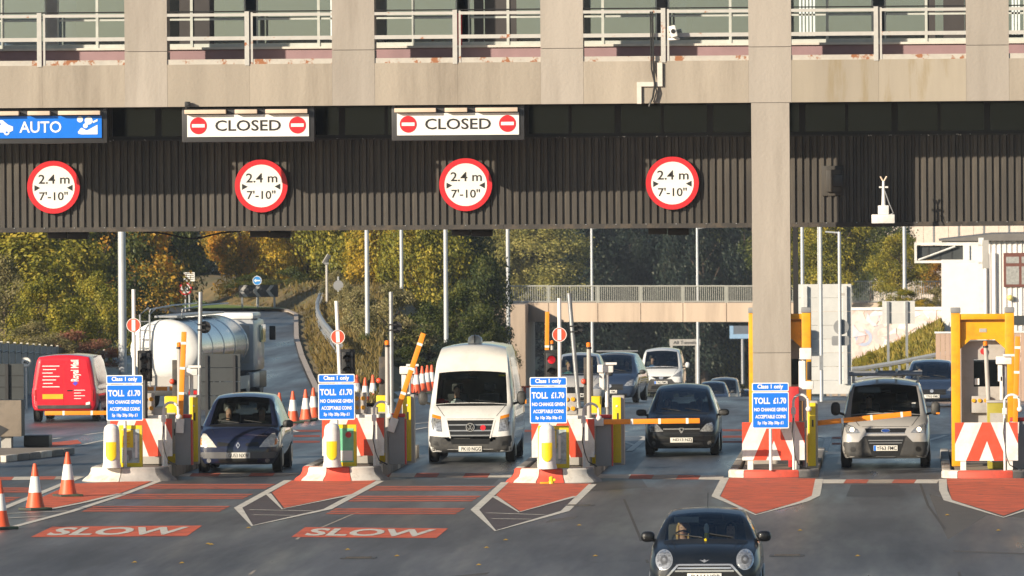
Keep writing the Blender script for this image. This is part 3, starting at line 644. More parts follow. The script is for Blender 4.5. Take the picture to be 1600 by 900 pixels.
def toll_sign(t, post):
    s = 72.0; w_ = 28.5 / s
    prism('header_panel', rrect(-w_, w_, 57.5 / s, 71 / s, .03), 0, .012, WHITES, t)
    prism('header_field', rrect(-w_ + .02, w_ - .02, 59 / s, 69.5 / s, .02), -.004, -.0005, BLUE, t)
    prism('main_panel', rrect(-w_, w_, 0, 56.5 / s, .03), 0, .012, WHITES, t)
    prism('main_field', rrect(-w_ + .02, w_ - .02, 1.5 / s, 55 / s, .02), -.004, -.0005, BLUE, t)
    for st, cx, cz, wd, ht in (('Class 1 only', 0, 64.2, 40, 8.5), ('TOLL', -13, 43, 25, 10), ('£1.70', 14.5, 43, 20, 9.5), ('NO CHANGE GIVEN', 0, 29.3, 50, 5.6), ('ACCEPTABLE COINS', 0, 18.4, 47, 5.6), ('5p 10p 20p 50p £1', 0, 8.2, 40, 6.2)):
        text('lettering', st, cx / s, cz / s, wd / s, ht / s, -.006, WHITES, t, .035)
    if post: tube('post', [(0, .05, -post), (0, .05, 71 / s)], .035, WHITE, t, 10)
    else: box('bracket', -.2, .2, .0121, .07, -.06, .5, GREYM, t)
def hoop(t, h=1.35):
    pts = [(0, 0, 0), (0, 0, h - .16)] + [(.16 - .16 * math.cos(a), 0, h - .16 + .16 * math.sin(a)) for a in [R(q) for q in range(20, 181, 20)]] + [(.32, 0, h - .26)]
    tube('arched_tube', pts, .028, WHITE, t, 8)
    MB().ball((.33, 0, h - .31), .065, .065, .06).build('lamp_head', WHITES, t, smooth=60)
    box('clamp', -.05, .05, -.04, .04, h - .42, h - .28, WHITE, t, .01)
    tube('cable', [(.0, -.04, h - .5), (-.03, -.05, h - .8), (.03, -.06, .3), (.10, -.06, .12), (.28, -.03, .02)], .012, BLACK, t, 5)
def barrier(t, ang, L, up=False, red=True):
    box('cabinet', -.17, .17, 0, .34, 0, 1.02, GREYC, t, .015); box('red_edge', .171, .20, .02, .32, 0, .98, REDM, t); box('lid', -.16, .18, .02, .32, 1.02, 1.1, REDM if red else GREYC, t, .02)
    a = MB().box(-.05, L, -.04, .04, -.055, .055, .012).build('arm', ORNG, t, (-.05, -.06, .95), 35); a.rotation_euler = (0, -R(ang), 0)
    box('counterweight', -.38 if not up else -.25, .06, -.05, .05, -.085, .085, WHITE, a, .01)
    for q in (.30, .58, .86): box('white_band', L * q, L * q + .055, -.043, .043, -.058, .058, WHITES, a)
def no_entry_mast(t, h):
    tube('pole', [(0, 0, 0), (0, 0, h)], .042, WHITES, t, 12)
    prism('disc', circ(0, h - .78, .145), -.062, -.05, REDC, t); box('bar', -.04, .04, -.072, -.0621, h - .90, h - .66, WHITES, t); ring('rim', 0, h - .78, .155, .143, -.066, -.046, WHITES, t)
def signal_head(t, lit=False):
    tube('pole', [(0, .1, -1.6), (0, .1, 0)], .05, DARKM, t)
    box('backing_board', -.16, .16, .06, .075, -.06, .62, BLACK, t); box('housing', -.12, .12, -.02, .06, 0, .56, BLACK, t, .02)
    for z, m in ((.41, REDL if lit else BLACK), (.15, BLACK)):
        MB().lathe([(.085, 0), (.07, -.015), (.0, -.02)], 18, (0, -.021, z), 'y').build('lens', m, t, smooth=50)
        v = []; f = []                                        # hood
        for q in range(9):
            a = R(0 + 22.5 * q)
            for y, r_ in ((-.02, .10), (-.17, .095)): v.append((math.cos(a) * r_, y, z + math.sin(a) * r_))
        for q in range(8): f.append((2 * q, 2 * q + 1, 2 * q + 3, 2 * q + 2))
        MB().add(v, f).build('hood', BLACK, t)
def beacon(t, h):
    tube('pole', [(0, 0, 0), (0, 0, h - .14)], .055, LTGR, t, 12, .045)
    MB().lathe([(.06, h - .14), (.06, h - .10), (.05, h - .095)], 14).build('collar', BLACK, t)
    MB().lathe([(.05, h - .095), (.052, h - .02), (.035, h), (0, h + .005)], 14).build('amber_lamp', BULB, t, smooth=40)
def cam_unit(t):
    tube('pole', [(0, 0, 0), (0, 0, .75)], .04, WHITE, t); box('camera_box', -.2, .14, -.15, .15, .75, .92, WHITE, t, .02); box('bracket', -.16, -.06, -.1, .0, .38, .75, WHITE, t, .01); box('flap', -.05, .22, -.2, -.12, .92, .97, WHITE, t)
def on(px, ypx, Y, zbase): q = P(px, ypx, Y); return (q.x, Y, zbase)

ISL = [(0, 197, 753, 195, True), (1, 530, 752, 526, True), (2, 863, 755, 857, True), (3, 1208, 747, 1204, False), (4, 1543, 748, 1541, False)]
for k, px, yn, xs, fl in ISL:
    t, H = island(k, px, yn, 'n', .80 if fl else .93, 15, fl)
    y0 = t.location.y; who = 'on the %s toll island from the left' % ORD[k]
    def st(x): return lambda name, px_, dy, lab, cat, grp=None, z=H: thing(name, on(px_, 700, y0 + dy, z), lab, cat, grp)
    mk = st(0)
    # blue tariff board
    q = P(xs, 657.5 if fl else 670.5, y0 + (.42 if fl else .2)); q.z = P(xs, [657.5, 656, 661.5, 669.5][min(k, 3)], q.y).z
    if k < 4:
        sg = thing('toll_sign', q, 'blue TOLL £1.70 tariff sign ' + who, 'sign', 'blue toll tariff signs'); toll_sign(sg, q.z - H)
    # chevron board
    xc = [221, 552, 880, 1208.5, 1541.5][k]; q = P(xc, [713, 713, 716, 718, 718][k], y0 + (1.5 if fl else .75))
    cb = thing('chevron_board', (q.x, q.y, H + .2), 'red and white striped chevron board ' + who, 'chevron board', 'red and white chevron boards'); chevron_board(cb)
    hp = mk('arched_tube_light', [256, 585, 912, 1240, 1570][k], 1.0 if fl else .45, 'white hooped tube light with cable ' + who, 'light', 'white hooped lights'); hoop(hp, [1.38, 1.38, 1.36, 1.62, 1.62][k])
    if fl:
        bo = mk('bollard', [174.5, 519, 855][k], .20, 'white traffic bollard with yellow shield ' + who, 'bollard', 'white bollards with yellow shields')
        MB().lathe([(.21, 0), (.205, .03), (.185, .12), (.178, .5), (.172, .78), (.15, .88), (.09, .935), (0, .95)], 22).build('body', WHITE, bo, smooth=40)
        v = []; f = []; sh = [(-.115, .56), (.115, .56), (.115, .27), (.085, .2), (.04, .165), (0, .155), (-.04, .165), (-.085, .2), (-.115, .27)]
        sh2 = [(x, z) for x, z in sh]
        bm = bmesh.new(); fc = bm.faces.new([bm.verts.new((x, 0, z)) for x, z in sh]); bmesh.ops.triangulate(bm, faces=[fc]); bmesh.ops.subdivide_edges(bm, edges=list(bm.edges), cuts=3, use_grid_fill=True)
        for vv in bm.verts: vv.co.y = -math.sqrt(max(0, .192 ** 2 - vv.co.x ** 2)) - .004
        bm.verts.index_update(); MB().add([vv.co for vv in bm.verts], [[vv.index for vv in ff.verts] for ff in bm.faces]).build('yellow_shield', YEL, bo, smooth=60); bm.free()
        pc = mk('poster_cabinet', [204, 533, 865][k], .62, 'yellow framed notice cabinet ' + who, 'cabinet', 'yellow notice cabinets')
        wl = .25 if k == 0 else .33
        box('frame', -wl, wl, 0, .2, 0, .90, YEL, pc, .012); box('poster', -wl + .06, wl - .06, -.006, -.0005, .09, .82, POST2 if k == 1 else POST1, pc)
        if k == 1:
            prism('red_symbol', circ(.16, .68, .065, 20), -.012, -.0061, RED, pc); box('white_panel', -.05, .25, -.009, -.0061, .12, .34, WHITES, pc)
        else:
            box('yellow_panel', -wl + .06, .06, -.010, -.0061, .42, .80, YEL, pc); box('white_figure', .10, .15, -.010, -.0061, .2, .7, WHITES, pc); prism('dark_mark', [(-.17, .36), (.03, .36), (.03, .2), (-.03, .12), (-.05, .26)], -.010, -.0061, GREYC, pc)
            for q_ in range(4): box('text_line', -wl + .08, -.02, -.0125, -.0101, .50 + q_ * .075, .52 + q_ * .075, AMB, pc)
        bx = mk('coin_machine', [234, 565, 893][k], 2.4, 'grey coin machine with orange buttons ' + who, 'coin machine', 'grey coin machines')
        box('cabinet', -.32, .34, 0, .5, 0, 1.22, LTGR, bx, .02); box('panel', -.18, .12, -.03, 0, 1.10, 1.55, LTGR, bx, .01); box('shelf', -.36, .38, -.12, .5, 1.0, 1.07, WHITE, bx)
        for a in (-.1, .04):
            for b in (1.22, 1.42): MB().lathe([(.05, 0), (.045, -.03), (0, -.035)], 12, (a, -.031, b), 'y').build('orange_button', AMB, bx)
        br = mk('barrier_gate', [286, 620, 943][k], 1.7, ['barrier with upright orange arm on the first island from the left', 'barrier with slanting orange arm on the second island from the left', 'barrier with lowered orange arm on the third island from the left'][k], 'barrier', 'barrier gates')
        barrier(br, [87.2, 71, .4][k], [1.95, 2.0, 2.12][k], up=k < 2)
        yp = mk('yellow_pillar', [303, 636, 964][k], 2.3, 'tall yellow ticket pillar ' + who, 'pillar', 'yellow pillars')
        box('front_panel', -.09, .09, 0, .06, .05, 1.46, YEL, yp, .01); box('casing', -.11, .10 if k == 0 else .16, .061, .45, 0, 1.5, LTGR, yp, .02); box('slot', .005, .04, -.004, -.0005, .95, 1.12, BLACK, yp); box('flap', -.02, .02, -.012, 0, 1.25, 1.29, WHITES, yp)
        yq = mk('yellow_cabinet', [278, 609, 940][k] - 12, 3.2, 'short yellow cabinet behind the hooped light ' + who, 'cabinet', 'short yellow cabinets')
        box('casing', -.12, .16, 0, .4, 0, 1.46, YEL, yq, .02); box('door', -.08, .12, -.012, -.0005, .2, 1.1, LTGR, yq); box('handle', .09, .11, -.03, -.0121, .6, .75, BLACK, yq)
        nm = mk('no_entry_mast', [210.5, 537, 875.5][k], 1.9, 'white pole with a red disc signal ' + who, 'signal pole', 'white poles with red discs')
        zt = [P(210, 452, y0 + 1.9).z, P(533, 470, y0 + 1.9).z, P(876, 466, y0 + 1.9).z][k]; no_entry_mast(nm, zt - H)
        if k == 1: nm.rotation_euler = (0, R(-2.2), 0)
        if k == 2:
            hd = thing('traffic_signal', on(862, 580, y0 + 2.1, P(862, 592, y0 + 2.1).z), 'black traffic signal showing red ' + who, 'traffic light', 'black traffic signals'); signal_head(hd, True)
        else:
            hd = thing('traffic_signal', on([226, 543][k], 580, y0 + 2.1, P(226, 592, y0 + 2.1).z), 'unlit black traffic signal ' + who, 'traffic light', 'black traffic signals'); signal_head(hd, False)
        bq = mk('beacon_pole', [281, 606, 921][k], 2.0, 'pale pole with amber lamp on top ' + who, 'beacon', 'amber beacon poles'); beacon(bq, P(281, [535, 534, 539][k], y0 + 2).z - H)
        gp = thing('sign_pole', on([309, 612, 911][k], 620, y0 + 4.5, H), 'tall grey pole with black disc backs ' + who, 'pole', 'tall grey poles')
        hh = P(313, [456, 458, 461][k], y0 + 4.5).z - H
        tube('pole', [(0, 0, 0), (0, 0, hh)], .048, GREYM, gp, 12); gp.rotation_euler = (0, R([1.2, 0, -4.5][k]), 0)
        prism('disc_back', circ(.1, hh - .78, .135), .05, .065, BLACK, gp)
        for z in (-.72, -.84): ring('clip', 0, hh + z, .0, .0, 0, 0, BLACK, gp, 3) if False else box('clip', -.06, .12, -.055, .05, hh + z - .015, hh + z + .015, BLACK, gp)
        cu = mk('lane_camera', [300, 640, 949][k], 2.9, 'white boxy lane camera on a post ' + who, 'camera', 'white lane cameras', z=P(300, [640, 640, 640][k], y0 + 2.9).z); cam_unit(cu)
        tube('post', [(0, .06, -(cu.location.z - H)), (0, .06, .1)], .05, LTGR, cu)
        rb = mk('help_button', [272, 595, 915][k], 3.4, 'red push button on a dark upright ' + who, 'push button', 'red push buttons'); 
        box('upright', -.03, .17, 0, .1, 0, [2.25, 2.3, 2.3][k], TRIM, rb, .01)
        MB().ball((-.03, -.04, 1.78), .06, .05, .06).build('red_button', REDC, rb, smooth=60)
for px, y0_, Y, lab in ((1246, 500, 3.0, 'a'), ):
    pass

# yellow toll booths on the two manned islands
def booth(t, wd, ht, full):
    for sx in (-1, 1):
        box('corner_post', sx * (wd / 2 - .10) - .10, sx * (wd / 2 - .10) + .10, 0, .16, 0, ht, AMB, t, .015); box('post_cap', sx * (wd / 2 - .10) - .11, sx * (wd / 2 - .10) + .11, -.02, .2, ht + .001, ht + .12, GREYC, t, .02)
        box('rear_post', sx * (wd / 2 - .10) - .09, sx * (wd / 2 - .10) + .09, 1.7, 1.86, 0, ht, AMB, t)
    box('top_rail', -wd / 2 + .2, wd / 2 - .2, .02, .14, ht - .14, ht - .02, AMB, t, .01); box('canopy_panel', -wd / 2 + .2, wd / 2 - .2, .12, .18, ht - .58, ht - .20, AMB, t)
    box('roof', -wd / 2 + .2, wd / 2 - .2, .2, 1.7, ht - .2, ht - .15, AMB, t)
    for sx in (-1, 1): prism('gusset', [(sx * (wd / 2 - .2), ht - .58), (sx * (wd / 2 - .2), ht - .78), (sx * (wd / 2 - .42), ht - .58)], .1, .16, AMB, t)
    box('maker_plate', -.07, .09, .112, .119, ht - .42, ht - .34, LTGR, t)
    c = wd / 2 - .21
    bd = MB().box(-c, c, .35, 1.6, .2, .35).box(-c, c, .35, 1.6, ht - 1.02, ht - .62).box(-c, -c + .28, .35, 1.6, .351, ht - 1.021).box(c - .02, c, .35, 1.6, .351, ht - 1.021).box(-c + .281, c - .021, .35, .42, .351, 1.72).build('cabin', LTGR, t)
    box('interior', -c + .1, c - .05, 1.45, 1.55, .4, ht - 1.1, BLACK, t)
    w_ = box('window', -c + .28, c - .02, .38, .41, 1.721, ht - 1.03, DARKM, t); w_.data.materials[0] = PANED
    prism('warning_lamp', circ(.02, ht - .84, .07, 18), .30, .349, REDM, t)
    tr = box('coin_tray', -.26, .14, .22, .349, 1.15, 1.52, LTGR, t, .02)
    for q in range(3): MB().lathe([(.045, 0), (.04, -.03), (0, -.035)], 12, (-.2 + q * .13, .219, 1.42), 'y').build('button', AMB, t)
    box('notice', -c + .3, -c + .40, .34, .349, 1.76, 1.9, WHITES, t)
for k, px, lab in ((3, 1219, 'yellow toll booth standing behind the tall concrete column'), (4, 1536, 'yellow framed toll booth with dark window at the right edge')):
    y0 = G(1543, 748).y; s = S(y0 + 6); q = on(px, 640, y0 + 6 if k == 3 else y0 + 3.2, .16)
    t = thing('toll_booth', q, lab, 'toll booth', 'yellow toll booths'); booth(t, 97 / s, P(px, 489, q[1]).z - .16, k == 4)
y0 = G(1208, 747).y
t = thing('yellow_pillar', on(1268.5, 700, y0 + 1.3, .16), 'yellow ticket pillar on the fourth toll island from the left', 'pillar', 'yellow pillars')
box('front_panel', -.085, .085, 0, .06, .05, 1.42, YEL, t, .01); box('casing', -.10, .13, .061, .5, 0, 1.46, LTGR, t, .02); box('slot', .005, .04, -.004, -.0005, .9, 1.05, BLACK, t)
t = thing('barrier_gate', on(1247, 700, y0 + 1.7, .16), 'barrier on the fourth island with its orange arm across the silver van', 'barrier', 'barrier gates')
box('cabinet', -.08, .1, 0, .34, 0, 1.0, BLACK, t, .015); box('red_casing', -.22, .02, .36, .7, 0, 1.75, REDM, t, .015)
a = MB().box(0, 2.35, -.04, .04, -.055, .055, .012).build('arm', ORNG, t, (.12, -.06, .94), 35); a.rotation_euler = (0, -R(5.5), 0)
for q in (.35, .62, .9): box('white_band', 2.35 * q, 2.35 * q + .05, -.043, .043, -.058, .058, WHITES, a)
box('counterweight', -.3, .1, -.05, .05, -.08, .08, DARKM, a, .01)
t = thing('lane_camera', on(1257, 640, y0 + 2.3, 1.55), 'white lane cameras stacked on a post right of the concrete column', 'camera', 'white lane cameras')
tube('post', [(0, .06, -1.4), (0, .06, 1.2)], .045, WHITE, t); box('camera_box', -.1, .16, -.15, .15, .95, 1.2, WHITE, t, .02); box('lower_camera', -.05, .2, -.2, .1, .3, .48, WHITE, t, .02); box('bracket', -.12, .03, -.1, .05, .05, .92, WHITE, t, .02); box('cable_box', .06, .16, -.1, .05, .5, .9, BLACK, t, .02)
y1 = G(1543, 748).y
t = thing('beacon_pole', on(1549, 640, y1 + 2.2, .16), 'white pole with amber lamp before the right toll booth', 'beacon', 'amber beacon poles'); beacon(t, P(1541, 533, y1 + 2.2).z - .16); t.rotation_euler = (0, R(-2.5), 0)
t = thing('lane_camera', on(1571, 640, y1 + 2.0, 1.65), 'white lane camera on a post before the right toll booth', 'camera', 'white lane cameras'); cam_unit(t); tube('post', [(0, .06, -1.5), (0, .06, .1)], .045, WHITE, t); box('bracket', -.12, -.05, -.1, .05, -.3, .5, WHITE, t, .02)
t = thing('barrier_gate', on(1590, 700, y1 + 1.4, .16), 'red and grey barrier cabinet at the right edge of the picture', 'barrier', 'barrier gates'); barrier(t, 88, 1.9, True)
t = thing('yellow_cabinet', on(1556, 700, y1 + 1.5, .16), 'olive yellow cabinet behind the rightmost chevron board', 'cabinet', 'short yellow cabinets'); box('casing', -.18, .24, 0, .4, 0, 1.42, mat('olive_yellow', (.34, .29, .03), .5), t, .02); box('lid', -.2, .26, -.02, .42, 1.421, 1.47, LTGR, t, .01); box('door', -.12, .18, -.012, -.0005, .15, 1.2, LTGR, t)
# second raised arm, standing behind the third island
t = thing('barrier_gate', G(858, 660) + Vector((0, 0, 0)), 'far barrier with its orange arm upright before the bridge abutment', 'barrier', 'barrier gates')
s = S(t.location.y); zt = P(855, 487, t.location.y).z - t.location.z
box('cabinet', -.2, .2, 0, .35, 0, 1.0, GREYC, t, .02); a = MB().box(-.05, zt - .95, -.045, .045, -.06, .06, .012).build('arm', ORNG, t, (-.06, -.06, .95), 35); a.rotation_euler = (0, -R(89.2), 0)
box('white_band', 1.2, 1.26, -.048, .048, -.063, .063, WHITES, a)
t = thing('beacon_pole', t.location + Vector((.12, -.4, 0)), 'grey pole with amber lamp beside the far upright barrier arm', 'beacon', 'amber beacon poles'); beacon(t, P(861, 532, t.location.y).z - t.location.z)
# low orange barrier arms behind the left islands
for (xa, xb, yy, gy), lab in (((70, 168, 645, 665), 'low orange barrier arm under the red van'), ((228, 275, 607, 655), 'short orange barrier arm before the tanker')):
    q = G(xb, gy); q2 = P(xa, yy, q.y); q3 = P(xb, yy, q.y)
    t = thing('barrier_gate', (q3.x, q.y, q.z), lab, 'barrier', 'barrier gates')
    zz = q3.z - q.z; L = q3.x - q2.x
    box('arm', -L, 0, -.04, .04, zz - .06, zz + .06, ORNG, t, .012); box('cabinet', 0.001, .35, -.15, .2, 0, zz + .15, GREYC, t, .02)
    for f_ in (.25, .7): box('white_band', -L * f_ - .03, -L * f_ + .03, -.043, .043, zz - .063, zz + .063, WHITES, t)

# left edge: barrier block with dark screen, next island
q = G(20, 700); t = thing('barrier_block', q, 'beige concrete block with dark screen panel at the left edge', 'concrete block')
s = S(q.y)
box('block', -2.2, 14 / s, 0, .8, .28, 75 / s, KTOP, t, .02); box('foot', -.3, -.05, .1, .6, 0, .28, LTGR, t); box('foot', -1.6, -1.3, .1, .6, 0, .28, LTGR, t); box('base_box', 12 / s, 52 / s, .8, 1.6, 0, 18 / s, DARKM, t, .02)
sc = box('screen_panel', -2.2, 17 / s, .15, .2, 76 / s, 132 / s, mat('dark_screen', (.045, .05, .052), .5), t)
for z in (95, 113): box('seam', -2.2, 17 / s, .14, .1499, z / s, (z + 1) / s, BLACK, sc)
box('upright', -12 / s, -7 / s, .08, .149, 76 / s, 132 / s, DARKM, sc); prism('dark_diamond', [(-.42, .62), (-.1, .46), (-.42, .22)], -.012, -.0005, DARKM, t)
tl = [(-1.6, .4), (-.1, .0), (.35, .5), (1.3, 6), (1.3, 12), (-1.6, 12)]
q = G(8, 722); t = thing('toll_island', (q.x, q.y, 0), 'dark kerbed island at the left edge under the barrier block', 'traffic island', 'toll islands')
MB().slab([(-3, 0), (-.1, -.1), (1.0, 5.5), (.9, 6), (-3, 6)], 0, .14).build('paving', KTOP, t)
for q_ in range(6): 
    o = box('kerb_stone', -.09, .09, 0, .9, 0, .155, KWH if q_ % 3 == 0 else KGR, t, .02); o.location = (-.05 + q_ * .178, -.1 + q_ * .915, 0); o.rotation_euler = (0, 0, R(-11))
q = G(41, 640); t = thing('speed_sign', (q.x, q.y, q.z), 'small round 40 sign on a slim post by the left fence', 'sign'); zc = P(41, 566, q.y).z - q.z
tube('post', [(0, .05, 0), (0, .05, zc)], .03, WHITE, t); prism('disc', circ(0, zc, .15), 0, .02, WHITES, t); ring('rim', 0, zc, .155, .13, -.004, .024, LTGR, t); text('lettering', '40', 0, zc, .17, .12, -.003, BLKT, t, .02)
# far dark panels behind the first island (backs of signs)
for px, yb, yt, wpx, lab in ((345, 600, 563, 62, 'dark slatted screen beside the tanker wheels'),):
    q = G(px, 655); t = thing('screen_panel', q, lab, 'screen'); s = S(q.y)
    for q_ in range(4): box('slat', -wpx / 2 / s, wpx / 2 / s, 0, .05, P(px, 640 - q_ * 22, q.y).z - q.z, P(px, 619 - q_ * 22, q.y).z - q.z, mat('dark_screen'), t)
    for sx in (-1, 1): box('post', sx * wpx * .35 / s - .04, sx * wpx * .35 / s + .04, -.06, -.001, 0, P(px, 555, q.y).z - q.z, DARKM, t)
# fire-hydrant-like yellow fitting before the third island
q = G(857, 756); t = thing('ground_fitting', q, 'small yellow fitting on the road before the third island nose', 'fitting')
box('base', -.18, .02, -.05, .05, 0, .04, AMB, t, .01); MB().lathe([(.07, 0), (.06, .05), (.045, .06), (.05, .14), (.0, .17)], 12, (.06, 0, 0)).build('stub', YEL, t, smooth=40); box('side_outlet', .1, .15, -.03, .03, .06, .11, YEL, t, .01)

# =================================================================== cones
def cone_thing(label):
    t = thing('traffic_cone', (0, 0, 0), label, 'traffic cone', None)
    box('base', -.25, .25, -.25, .25, 0, .055, mat('cone_base', (.05, .05, .045), .8, dirt=(.12, .2, .1), damt=.5), t, .02)
    MB().lathe([(.19, .05), (.172, .12), (.155, .20)] + [(.128, .35)], 20).build('lower_band', CONE, t, smooth=40)
    MB().lathe([(.129, .35), (.1285, .352), (.082, .665), (.08, .667)], 20).build('white_sleeve', WHITE, t, smooth=40)
    MB().lathe([(.079, .667), (.036, .905), (.03, .92), (0, .922)], 20).build('upper_band', CONE, t, smooth=40)
    return t
CONES = [(55, 797, 'orange and white cone with green base, nearer one on the left red panel', 1), (106, 776, 'orange and white cone farther back on the left red panel', 1), (0, 827, 'traffic cone cut off by the left picture edge', 1),
         (437, 664, 'cone half hidden behind the navy people carrier', 2), (458, 661, 'leftmost fully visible cone right of the navy people carrier', 2), (478, 658, 'middle cone of the row right of the navy people carrier', 2), (490, 655, 'cone beside the second blue toll sign', 2),
         (558, 632, 'left cone of three behind the second toll island', 3), (571, 637, 'middle cone of three behind the second toll island', 3), (583, 632, 'right cone of three behind the second toll island', 3),
         (641, 616, 'leftmost cone of the row left of the white high-roof van', 4), (651, 617, 'second cone of the row left of the white high-roof van', 4), (660, 615, 'third cone of the row left of the white high-roof van', 4), (668, 613, 'fourth cone of the row left of the white high-roof van', 4), (675, 612, 'cone nearest to the white high-roof van', 4),
         (811, 609, 'leftmost far cone right of the white high-roof van', 5), (820, 609, 'middle far cone right of the white high-roof van', 5), (830, 609, 'rightmost far cone right of the white high-roof van, by the sign', 5)]
c0 = None
for px, py, lab, g in CONES:
    c = cone_thing(lab) if c0 is None else copy_tree(c0); c0 = c0 or c
    c.location = G(px, py); c['label'] = lab; c['group'] = 'cones of row %d' % g; c.rotation_euler = (0, 0, random.random() * 1.5)
    if px in (811, 830):
        MB().lathe([(.05, .92), (.05, .97), (.11, .99), (.11, 1.13), (.05, 1.16)], 14).build('amber_lamp', BULB, c, smooth=40)
q = G(822, 620); t = thing('plastic_barrier', q, 'low orange and white barrier board right of the white high-roof van', 'barrier')
s = S(q.y)
for k_ in range(6): box('board', -.38 + k_ * .13, -.26 + k_ * .13, 0, .05, .1, .55, [CONE, WHITE][k_ % 2], t)
box('rail', -.4, .42, -.02, .0, .55, .62, CONE, t); box('foot', -.4, -.3, -.15, .2, 0, .1, DARKM, t); box('foot', .3, .4, -.15, .2, 0, .1, DARKM, t)

# =================================================================== verges and banks
BW = [(255, 1.4), (310, 2.2), (360, 3.6), (424, 5), (520, 6)]
def bankz(x, y):
    d = x - interp(XD, y); wB = interp(BW, y); hB = interp([(255, .1), (300, .4), (360, .9), (430, 1.1), (520, .8)], y)
    return interp(SLIP, y) + .05 + hB * sstep(.2, wB * .55, d)
xs_ = []
def bank():
    ys = frange(258, 520, 4); v = []; n = 12
    for y in ys:
        wB = interp(BW, y); x0 = interp(XD, y) + .10
        for i in range(n):
            x = x0 + wB * i / (n - 1); v.append((x, y, bankz(x, y) + .12 * math.sin(x * 2.1 + y * .7) * (i > 0)))
        v.append((x0 + wB + 2 + (interp(SLIP, y) - interp(MAIN, y)) * 1.2, y, interp(MAIN, y) - .6))
    m = n + 1
    f = [(j * m + i, j * m + i + 1, (j + 1) * m + i + 1, (j + 1) * m + i) for j in range(len(ys) - 1) for i in range(m - 1)]
    o = MB().add(v, f).build('grass_bank', mat('dry_grass', (.15, .105, .038), .95, var=.5, scale=.7, bump=.6, bscale=5, dirt=(.09, .085, .03), dscale=.4, damt=.9)); o.data.shade_smooth()
    tag(o, 'dry grass bank between the slip road and the main road', kind='structure')
bank()
KERB = mat('kerb_line', (.42, .36, .31), .8)
pts = [Vector((interp(XD, y), y, interp(SLIP, y))) for y in frange(270, 470, 4)]
v, f = ribbon_pts(pts, .2, .14); v2 = [(a, b, c - .3) for a, b, c in v]; nn = len(v)
ff = f + [(2 * i, 2 * i + nn, 2 * i + 2 + nn, 2 * i + 2) for i in range(len(pts) - 1)]
tag(MB().add(v + v2, ff).build('kerb', KERB), 'pale kerb along the right side of the slip road', kind='structure')
# right-hand bank behind the guard rail
BK = [[P(1225, 618, 337), P(1290, 606, 334), P(1345, 600, 330), P(1410, 588, 325), P(1470, 575, 320), P(1482, 600, 320)],
      [P(1225, 590, 346), P(1290, 588, 346), P(1345, 562, 345), P(1405, 535, 344), P(1470, 500, 343), P(1482, 590, 343)],
      [P(1225, 585, 352), P(1290, 580, 352), P(1345, 556, 352), P(1405, 530, 352), P(1470, 495, 352), P(1482, 590, 352)]]
o = MB().add([q for r_ in BK for q in r_], [(j * 6 + i, j * 6 + i + 1, (j + 1) * 6 + i + 1, (j + 1) * 6 + i) for j in range(2) for i in range(5)]).build('grass_bank', mat('verge_grass', (.13, .11, .03), .95, var=.5, scale=.9, bump=.6, bscale=5, dirt=(.22, .15, .05), dscale=.5, damt=.8))
tag(o, 'sunlit grass bank below the graffiti wall', kind='structure')
def lawn(pxs, Y, m, lab): return tag(MB().add([P(a, b, y) for a, b, y in pxs], [tuple(range(len(pxs)))]).build('lawn', m), lab, kind='structure')
lawn([(290, 482, 424), (450, 482, 424), (460, 462, 470), (270, 462, 470)], 0, mat('bright_lawn', (.16, .24, .03), .9, var=.3, scale=.5), 'bright green lawn beyond the slip road')

def grass_tufts(name, pts, n, h, cols, lab):
    mb = MB()
    for _ in range(n):
        p = pts(random.random(), random.random()); a = random.random() * 6.28; hh = h * (.5 + random.random()); w_ = .035 + .04 * random.random(); l_ = random.uniform(-.5, .5) * hh
        dx, dy = math.cos(a) * w_, math.sin(a) * w_
        mb.v += [(p.x - dx, p.y - dy, p.z - .05), (p.x + dx, p.y + dy, p.z - .05), (p.x + dy * 3 + l_ * .6, p.y, p.z + hh)]; k = len(mb.v); mb.f.append((k - 3, k - 2, k - 1))
    me = bpy.data.meshes.new(name); me.from_pydata(mb.v, [], mb.f); me.materials.append(leafmat(name + '_leaf', cols)); return tag(link(name, me), lab, kind='stuff')
def bp(u, t):
    y = lerp(262, 440, u); wB = interp(BW, y); x = interp(XD, y) + .4 + wB * t; return Vector((x, y, bankz(x, y)))
grass_tufts('bank_grass', bp, 9000, .22, [(.05, .055, .015), (.14, .10, .03), (.22, .15, .05)], 'dry grass growing on the bank beside the slip road')
def rp(u, t):
    i = min(4, int(u * 5)); w_ = u * 5 - i; return BK[0][i].lerp(BK[0][i + 1], w_).lerp(BK[1][i].lerp(BK[1][i + 1], w_), t)
grass_tufts('verge_grass', rp, 9000, .2, [(.06, .08, .015), (.20, .17, .03), (.40, .28, .07)], 'long grass on the sunlit bank below the graffiti wall')

